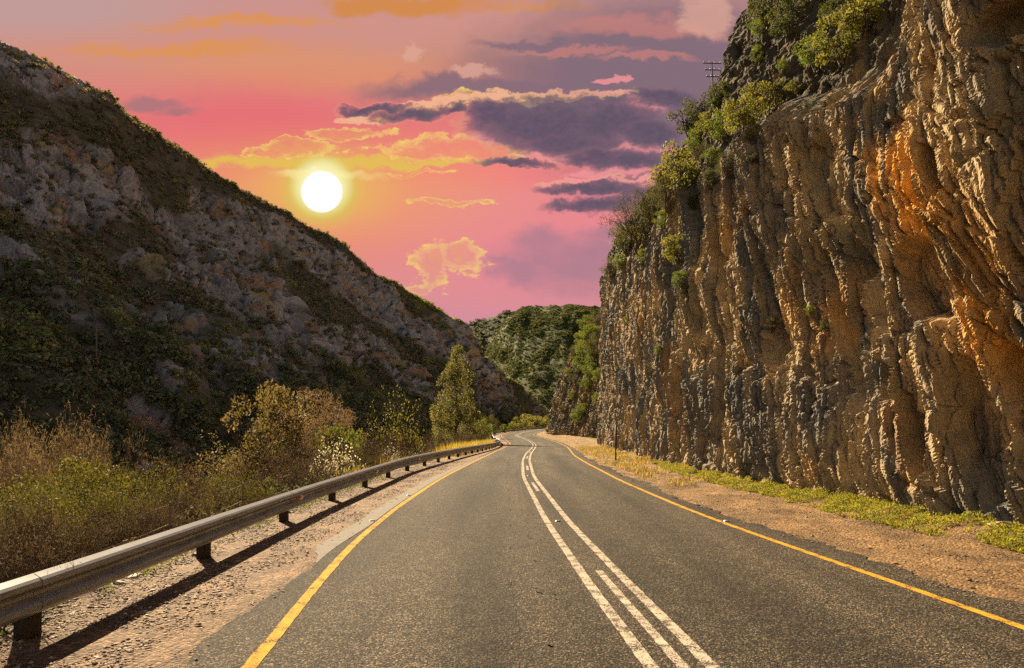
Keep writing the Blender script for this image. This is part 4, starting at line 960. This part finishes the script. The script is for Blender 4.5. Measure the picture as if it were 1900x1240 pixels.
# agaves on the ledge
def agave(px, py, rpx, lab):
    v = hit(CPX, CV, px, py); r_ = rpx * v[1] / F; t = MB()
    gg = random.Random(int(px))
    for k in range(22):
        a = k * 2.4; el = R(20 + 55 * (k / 22)); L = r_ * gg.uniform(.85, 1.15); d = Vector((math.cos(a) * math.cos(el), math.sin(a) * math.cos(el), math.sin(el))); s_ = Vector((-math.sin(a), math.cos(a), 0)); up = d.cross(s_)
        w_ = r_ * .11; p0 = d * r_ * .05; p1 = d * L * .5 - up * r_ * .02; p2 = d * L + Vector((0, 0, -.05 * r_))
        t.add([p0 - s_ * w_ * .6, p0 + s_ * w_ * .6, p1 + s_ * w_, p1 - s_ * w_, p2, p1 + up * w_ * .5, p1 - up * w_ * .4], [(0, 1, 2, 5), (0, 5, 3), (5, 2, 4), (3, 5, 4), (0, 3, 6), (0, 6, 2, 1), (6, 4, 2), (3, 4, 6)])
    o = t.build('agave', mat_plain('agave_leaf', (.16, .20, .13), rough=.5, namp=.2, bstr=0)); o.location = (v[0] - r_ * .4, v[1] - r_ * .4, v[2] + r_ * .1); tag(o, lab, 'agave')
agave(1502, 200, 15, 'spiky pale agave rosette on the main cliff ledge'); agave(1343, 298, 10, 'small agave rosette beneath the lower ledge bushes')

# ------------------------------------------------------------------ poles, cables, sign, fence
def hill_hit(px, py): return hit(SPX, HP[:, :400], px, py, 6)
tops = []
for k, (px, pyb, pyt, lab) in enumerate(((183, 682, 592, 'bare timber utility pole on the dark slope at left, the tallest of the row'), (519, 680, 612, 'middle utility pole standing against the rocky slope'), (796, 668, 636, 'far utility pole against the slope left of the conifer top'))):
    v = hill_hit(px, pyb); h = (pyb - pyt) / F * v[1]
    e = empty('utility_pole', (v[0], v[1], v[2])); t = MB(); t.tube([(0, 0, -.8), (0, 0, h)], [.17, .11], 8); t.build('mast', M_GREYWOOD, e, True)
    t = MB(); t.box((0, 0, h - .35), (2.0, .1, .12)); t.build('crossarm', M_GREYWOOD, e).rotation_euler = (0, 0, R(-55))
    t = MB()
    for s_ in (-.85, 0, .85): t.tube([(s_, 0, h - .29), (s_, 0, h - .12)], .045, 6)
    q = t.build('insulators', M_DARKMETAL, e); q.rotation_euler = (0, 0, R(-55))
    tag(e, lab, 'utility pole', 'utility poles along the foot of the hillside'); tops.append((Vector((v[0], v[1], v[2])), h))
first = tops[0][0] + Vector((-45, -40, 3))
pts = [(first, 8)] + tops
for k, s_ in enumerate((-.85, 0, .85)):
    t = MB(); off = Vector((s_ * math.cos(R(-55)), s_ * math.sin(R(-55)), 0)); path = []
    for (a, ha), (b_, hb) in zip(pts[:-1], pts[1:]):
        for i in range(12):
            f_ = i / 12; path.append(a.lerp(b_, f_) + off + Vector((0, 0, ha * (1 - f_) + hb * f_ - .12 - 4 * f_ * (1 - f_) * 1.6)))
    t.tube(path, .02, 4); o = t.build('power_cable', M_CABLE); tag(o, ('uppermost in view', 'middle', 'lowest in view')[k] + ' power cable strung between the hillside poles', 'cable')
Y = 82.0; X = at(1329, Y); zt = top_z(116, Y); e = empty('utility_pole', (X, Y, zt - 11)); e.rotation_euler = (0, R(-3), R(8))
t = MB(); t.tube([(0, 0, -3), (0, 0, 11.0)], [.13, .07], 8); t.build('mast', M_TIMBER, e, True)
for z, w_ in ((10.8, 2.3), (10.0, 2.0), (9.2, 1.7)):
    t = MB(); t.box((0, -.12, z), (w_, .07, .085), bev=.01); ca = t.build('crossarm', M_TIMBER, e)
    for i in range(4):
        q = MB(); xx = -w_ / 2 + .12 + i * (w_ - .24) / 3; q.tube([(xx, -.12, z + .05), (xx, -.12, z + .14), (xx, -.12, z + .2)], [.03, .05, .03], 6); q.build('insulator', M_DARKMETAL, ca)
tag(e, 'telegraph pole with three crossarms on the skyline above the cliff', 'utility pole')
# sign seen nearly edge on, beside the cliff
Y = 38.5; X = at(1142.5, Y); gz = float(ground_z(np.array([X]), np.array([Y]))[0])
e = empty('road_sign', (X, Y, gz)); e.rotation_euler = (0, R(-3), R(78))
t = MB(); t.tube([(0, 0, -.3), (0, 0, 2.05)], .04, 8); t.build('post', M_DARKMETAL, e, True)
t = MB(); t.box((.0, -.06, 1.36), (.62, .012, 1.36), bev=.003); t.build('panel', mat_plain('unpainted_sign_back', (.06, .055, .05), rough=.6, metal=.4, bstr=0), e)
t = MB(); t.box((0, -.046, 1.75), (.5, .012, .04)); t.box((0, -.046, .95), (.5, .012, .04)); t.build('bracket', M_DARKMETAL, e)
tag(e, 'dark roadside sign seen edge on in front of the cliff', 'road sign')
# old wire fence on the bank
e = empty('wire_fence', (-6.2, 11, -.6)); fp = [(-6.35, 9.4), (-6.15, 12.2), (-5.95, 15.0), (-5.75, 17.6)]
pz = lambda x, y: float(ground_z(np.array([x]), np.array([y]))[0])
tp = []
for k, (x, y) in enumerate(fp):
    z = pz(x, y); t = MB(); t.tube([(x + 6.2, y - 11, z + .6 - .3), (x + 6.2 + .05, y - 11, z + .6 + .85)], [.022, .016], 6); t.build('post', M_GREYWOOD, e); tp.append(Vector((x + 6.22, y - 11, z + .6)))
for hgt in (.8, .45):
    t = MB(); pth = []
    for a, b_ in zip(tp[:-1], tp[1:]):
        for i in range(6): f_ = i / 6; pth.append(a.lerp(b_, f_) + Vector((0, 0, hgt - .06 * 4 * f_ * (1 - f_))))
    pth.append(tp[-1] + Vector((0, 0, hgt))); t.tube(pth, .011, 5); t.build('wire', M_PALETWIG, e)
tag(e, 'sagging old wire fence on leaning posts just behind the guardrail', 'fence')

# unused prototypes must not stay in the scene
for lst in PROT.values():
    for e in lst:
        if e.name not in USED and 'label' not in e:
            for ch in list(e.children): bpy.data.objects.remove(ch)
            bpy.data.objects.remove(e)

# ------------------------------------------------------------------ sky
SUN_PX = (597, 356)
sdir = Vector(((SUN_PX[0] - 950) / F, 1, (HZ - SUN_PX[1]) / F)).normalized()
world = bpy.data.worlds.new('World'); scene.world = world; world.use_nodes = True
wt = world.node_tree; wt.nodes.clear()
class S:
    """a socket or number with arithmetic that builds math nodes"""
    def __init__(s, v): s.v = v
    def _m(s, op, o=None, c=None, clamp=False):
        n = N(wt, 'ShaderNodeMath', operation=op, use_clamp=clamp)
        for i, a in enumerate((s, o, c)):
            if a is None: continue
            a = a.v if isinstance(a, S) else a
            if isinstance(a, bpy.types.NodeSocket): wt.links.new(a, n.inputs[i])
            else: n.inputs[i].default_value = a
        return S(n.outputs[0])
    def __add__(s, o): return s._m('ADD', o)
    __radd__ = __add__
    def __mul__(s, o): return s._m('MULTIPLY', o)
    __rmul__ = __mul__
    def __sub__(s, o): return s._m('SUBTRACT', o)
    def __rsub__(s, o): return S(o)._m('SUBTRACT', s)
    def __truediv__(s, o): return s._m('DIVIDE', o)
    def max(s, o): return s._m('MAXIMUM', o)
    def min(s, o): return s._m('MINIMUM', o)
    def step(s, a, b):
        n = N(wt, 'ShaderNodeMapRange', interpolation_type='SMOOTHSTEP'); wt.links.new(s.v, n.inputs[0]); n.inputs[1].default_value = a; n.inputs[2].default_value = b
        return S(n.outputs[0])
    def inv(s): return 1 - s
tc = N(wt, 'ShaderNodeTexCoord'); sx = N(wt, 'ShaderNodeSeparateXYZ'); wt.links.new(tc.outputs['Generated'], sx.inputs[0])
dx, dy, dz = S(sx.outputs[0]), S(sx.outputs[1]), S(sx.outputs[2])
yc = dy.max(.05); U = dx / yc * (F / 100) + 9.5; W = 7.87 - dz / yc * (F / 100)      # direction on the sky, in steps of 4.5 degrees
def comb(a, b, c=0.0):
    n = N(wt, 'ShaderNodeCombineXYZ')
    for i, k in enumerate((a, b, c)):
        if isinstance(k, S): wt.links.new(k.v, n.inputs[i])
        else: n.inputs[i].default_value = k
    return n.outputs[0]
def nz(a, b, seed, detail=5, rough=.55):
    n = noise_node(wt, comb(a, b, seed), 1.0, detail, rough); return S(n.outputs[0])
w1 = nz(U * .55, W * .9, 3.1, 5, .6); w2 = nz(U * .55, W * .9, 8.7, 5, .6)
f1_ = nz(U * 2.3, W * 3.2, 1.7, 5, .62); f2_ = nz(U * 2.3, W * 3.2, 5.9, 5, .62)
WU = U + (w1 - .5) * 1.3 + (f1_ - .5) * .55; WW = W + (w2 - .5) * .7 + (f2_ - .5) * .42
PV = comb(WU, WW); PV0 = comb(U + (w1 - .5) * .6, W + (w2 - .5) * .35)
def blob(cx, cy, rx, ry, v=None):
    a = N(wt, 'ShaderNodeVectorMath', operation='SUBTRACT'); wt.links.new(v or PV, a.inputs[0]); a.inputs[1].default_value = (cx / 100, cy / 100, 0)
    b = N(wt, 'ShaderNodeVectorMath', operation='MULTIPLY'); wt.links.new(a.outputs[0], b.inputs[0]); b.inputs[1].default_value = (100 / rx, 100 / ry, 0)
    c = N(wt, 'ShaderNodeVectorMath', operation='LENGTH'); wt.links.new(b.outputs[0], c.inputs[0]); return 1 - S(c.outputs['Value'])
def union(*bl, v=None):
    r = None
    for q in bl:
        e = blob(*q, v=v); r = e if r is None else r.max(e)
    return r
cur = [None]
def lay(fac, rgb):
    if isinstance(fac, S): fac = fac.v
    cur[0] = mixrgb(wt, fac, cur[0], lin(rgb))
# clear sky: vertical run of colours
rmp = ramp(wt, (W / 8.0).v, [(0, lin((204, 148, 142))), (.14, lin((212, 146, 128))), (.27, lin((228, 122, 122))), (.40, lin((234, 126, 124))), (.55, lin((232, 142, 120))), (.66, lin((222, 144, 142))), (.76, lin((210, 142, 160))), (1, lin((205, 140, 155)))])
cur[0] = rmp.outputs[0]
lay(blob(470, 225, 340, 120, PV0).step(0, .9) * .7, (230, 110, 116))
lay(blob(1000, 420, 440, 210, PV0).step(0, .8) * .65, (232, 136, 156))
lay(blob(880, 300, 300, 70, PV0).step(0, .7) * .6, (244, 120, 128))
lay(blob(60, 10, 420, 90, PV0).step(0, .8) * .8, (190, 158, 156))
lay(blob(560, 130, 420, 60).step(0, .8) * .5, (226, 150, 100))
lay(union((330, 97, 260, 17), (450, 50, 260, 14), (1000, 18, 120, 12)).step(-.15, .8) * .85, (222, 148, 84))
lay(union((760, 8, 200, 26), (660, 15, 60, 24)).step(-.12, .6) * .9, (212, 138, 68))
# soft mauve veil clouds on the right
veil = union((1240, 130, 420, 110), (1150, 190, 330, 70), (820, 160, 170, 26), (960, 165, 220, 28), (1290, 300, 160, 160), (985, 80, 120, 14), v=None)
lay(veil.step(-.25, .6) * .92, (134, 108, 120))
lay(blob(1270, 150, 420, 240).step(-.1, .65) * .8, (130, 108, 122))
lay(union((275, 190, 95, 20), (330, 205, 60, 12)).step(0, .7) * .75, (160, 118, 124))
lay(union((1180, 50, 220, 26), (1060, 95, 160, 9), (1200, 108, 120, 10)).step(0, .6) * .55, (212, 134, 122))
low = union((1090, 490, 190, 70), (960, 500, 70, 40), (1000, 455, 60, 40), (1150, 440, 120, 26))
lay(low.step(-.2, .7) * .85 * (.7 + .3 * w1.step(.3, .7)), (164, 124, 142))
# sun glow, then the lit edges, then dark clouds over it
gl = blob(597, 352, 1, 1, comb(U, W)); dist = (1 - gl)
SUNV = comb(U, W)
lay(blob(597, 352, 560, 150, SUNV).step(-.0, 1.0) * .6, (240, 172, 92))
lay(union((560, 300, 330, 16), (470, 298, 180, 10), (760, 303, 200, 9)).step(-.1, .6) * .85, (228, 192, 84))
lay(blob(597, 350, 190, 110, SUNV).step(.0, 1.0) * .7, (232, 196, 92))
lay(blob(597, 352, 86, 82, SUNV).step(.0, .6) * .9, (212, 200, 84))
lay(blob(597, 346, 66, 64, SUNV).step(.0, .5), (250, 240, 176))
lay(blob(600, 328, 110, 16).step(-.1, .8) * .8, (252, 240, 160))
rim = union((560, 274, 95, 16), (650, 246, 85, 15), (500, 283, 50, 8), (730, 208, 70, 16), (820, 192, 70, 10), (920, 184, 110, 9), (1060, 183, 110, 7), (830, 276, 130, 26), (915, 285, 90, 22), (770, 285, 60, 12), (820, 382, 90, 9), (760, 322, 70, 6), (790, 500, 36, 50), (850, 480, 60, 30), (770, 540, 36, 9), (520, 262, 30, 7))
puff = nz(U * 3.2 + (f2_ - .5) * .8, W * 5.2 + (f1_ - .5) * .8, 2.2, 9, .72)
rimD = rim + (puff - .5) * 1.5
fine = nz(U * 9, W * 13, 4.4, 6, .7)
tex = (.25 + .75 * puff.step(.32, .66)) * (.55 + .45 * fine.step(.3, .7))
lay(rimD.step(-.25, .9) * .55 * tex, (234, 176, 98))
lay((rimD.step(.0, .16) * rimD.step(.16, .55).inv()) * tex, (244, 216, 112))
pale = union((1310, 24, 62, 46), (770, 102, 26, 22), (885, 136, 55, 9)) + (puff - .5) * .9
lay(pale.step(.0, .5) * .7, (222, 168, 150))
pk = union((1180, 207, 50, 18), (1130, 152, 40, 10), (1190, 282, 75, 20), (1040, 283, 60, 18), (940, 255, 80, 18), (1155, 320, 120, 12), (1225, 340, 60, 10)) + (puff - .5) * .8
lay(pk.step(.0, .3) * .85, (238, 148, 152))
dk = union((1010, 228, 165, 54), (1060, 262, 120, 30), (1170, 300, 90, 24), (700, 195, 60, 12), (925, 214, 78, 32), (1130, 226, 110, 42), (1110, 288, 75, 22), (960, 304, 92, 11), (1205, 250, 60, 34), (762, 212, 66, 19), (830, 207, 40, 12), (1100, 350, 130, 13), (1095, 381, 115, 19), (1200, 362, 70, 18), (1230, 190, 80, 20))
dkD = dk + (puff - .5) * .75
lay((dkD.step(-.16, .02) * dkD.step(.0, .2).inv()) * .5 * blob(860, 230, 420, 160, SUNV).step(0, .5), (236, 160, 130))
dk2 = union((1010, 214, 155, 48), (930, 202, 82, 34), (1120, 214, 105, 42), (762, 203, 70, 21), (832, 199, 46, 14), (700, 214, 60, 12), (1100, 342, 120, 13)) + (puff - .5) * .75
edge_c = dk2.step(.02, .14) * dkD.step(-.02, .16).inv()
lay(edge_c * .85 * blob(820, 200, 330, 200, SUNV).step(.0, .6), (244, 214, 128))
lay(edge_c * .7, (240, 164, 150))
lay(dkD.step(-.12, .4) * .8, (118, 96, 112))
lay(dkD.step(.08, .75) * .85, (92, 80, 100))
lay((dkD.step(.1, .6)) * .35 * fine.step(.35, .7), (126, 104, 120))
# the sun itself, veiled at its upper edge
disc = blob(597, 356, 39, 39, SUNV).step(.0, .06); haze_top = blob(600, 326, 52, 14).step(0, .9) * .9
cur[0] = mixrgb(wt, haze_top.v, cur[0], (1.0, .93, .6))
cur[0] = mixrgb(wt, disc.v, cur[0], (1.5, 1.45, 1.35))
sun_bg = N(wt, 'ShaderNodeBackground'); wt.links.new(cur[0], sun_bg.inputs[0]); sun_bg.inputs[1].default_value = 1 / 2 ** EXPO
sky = N(wt, 'ShaderNodeTexSky'); sky.sky_type = 'NISHITA'; sky.sun_disc = False
sky.sun_elevation = R(33); sky.sun_rotation = R(-32.5)
nb = N(wt, 'ShaderNodeBackground'); wt.links.new(mixrgb(wt, 1, sky.outputs[0], (1.0, .80, .62), 'MULTIPLY'), nb.inputs[0]); nb.inputs[1].default_value = .032
front = dy.step(.08, .42) * (W.step(-3.5, -.3))
mx = N(wt, 'ShaderNodeMixShader'); wt.links.new(front.v, mx.inputs[0]); wt.links.new(nb.outputs[0], mx.inputs[1]); wt.links.new(sun_bg.outputs[0], mx.inputs[2])
wo = N(wt, 'ShaderNodeOutputWorld'); wt.links.new(mx.outputs[0], wo.inputs[0])

# ------------------------------------------------------------------ sun lamp, camera
sl = bpy.data.lights.new('sun', 'SUN'); sl.energy = 5.0; sl.angle = R(.5); sl.color = (1.0, .80, .52)
so = bpy.data.objects.new('sun', sl); COL.objects.link(so); ldir = Vector((-math.sin(R(32.5)) * math.cos(R(33)), math.cos(R(32.5)) * math.cos(R(33)), math.sin(R(33))))
so.rotation_euler = ldir.to_track_quat('Z', 'Y').to_euler(); so.location = sdir * 60
cam = bpy.data.cameras.new('camera'); co = bpy.data.objects.new('camera', cam); COL.objects.link(co)
cam.lens = 24; cam.sensor_width = 36; cam.sensor_fit = 'HORIZONTAL'; cam.shift_y = (HZ - 620) / 1900; cam.clip_end = 8000; cam.clip_start = .05
co.location = (0, 0, EYE); co.rotation_euler = (R(90), 0, 0); scene.camera = co
vs = scene.view_settings; vs.view_transform = 'Standard'; vs.look = 'None'; vs.exposure = EXPO; vs.gamma = 1
scene.cycles.use_denoising = False; scene.cycles.max_bounces = 6; scene.cycles.transparent_max_bounces = 4
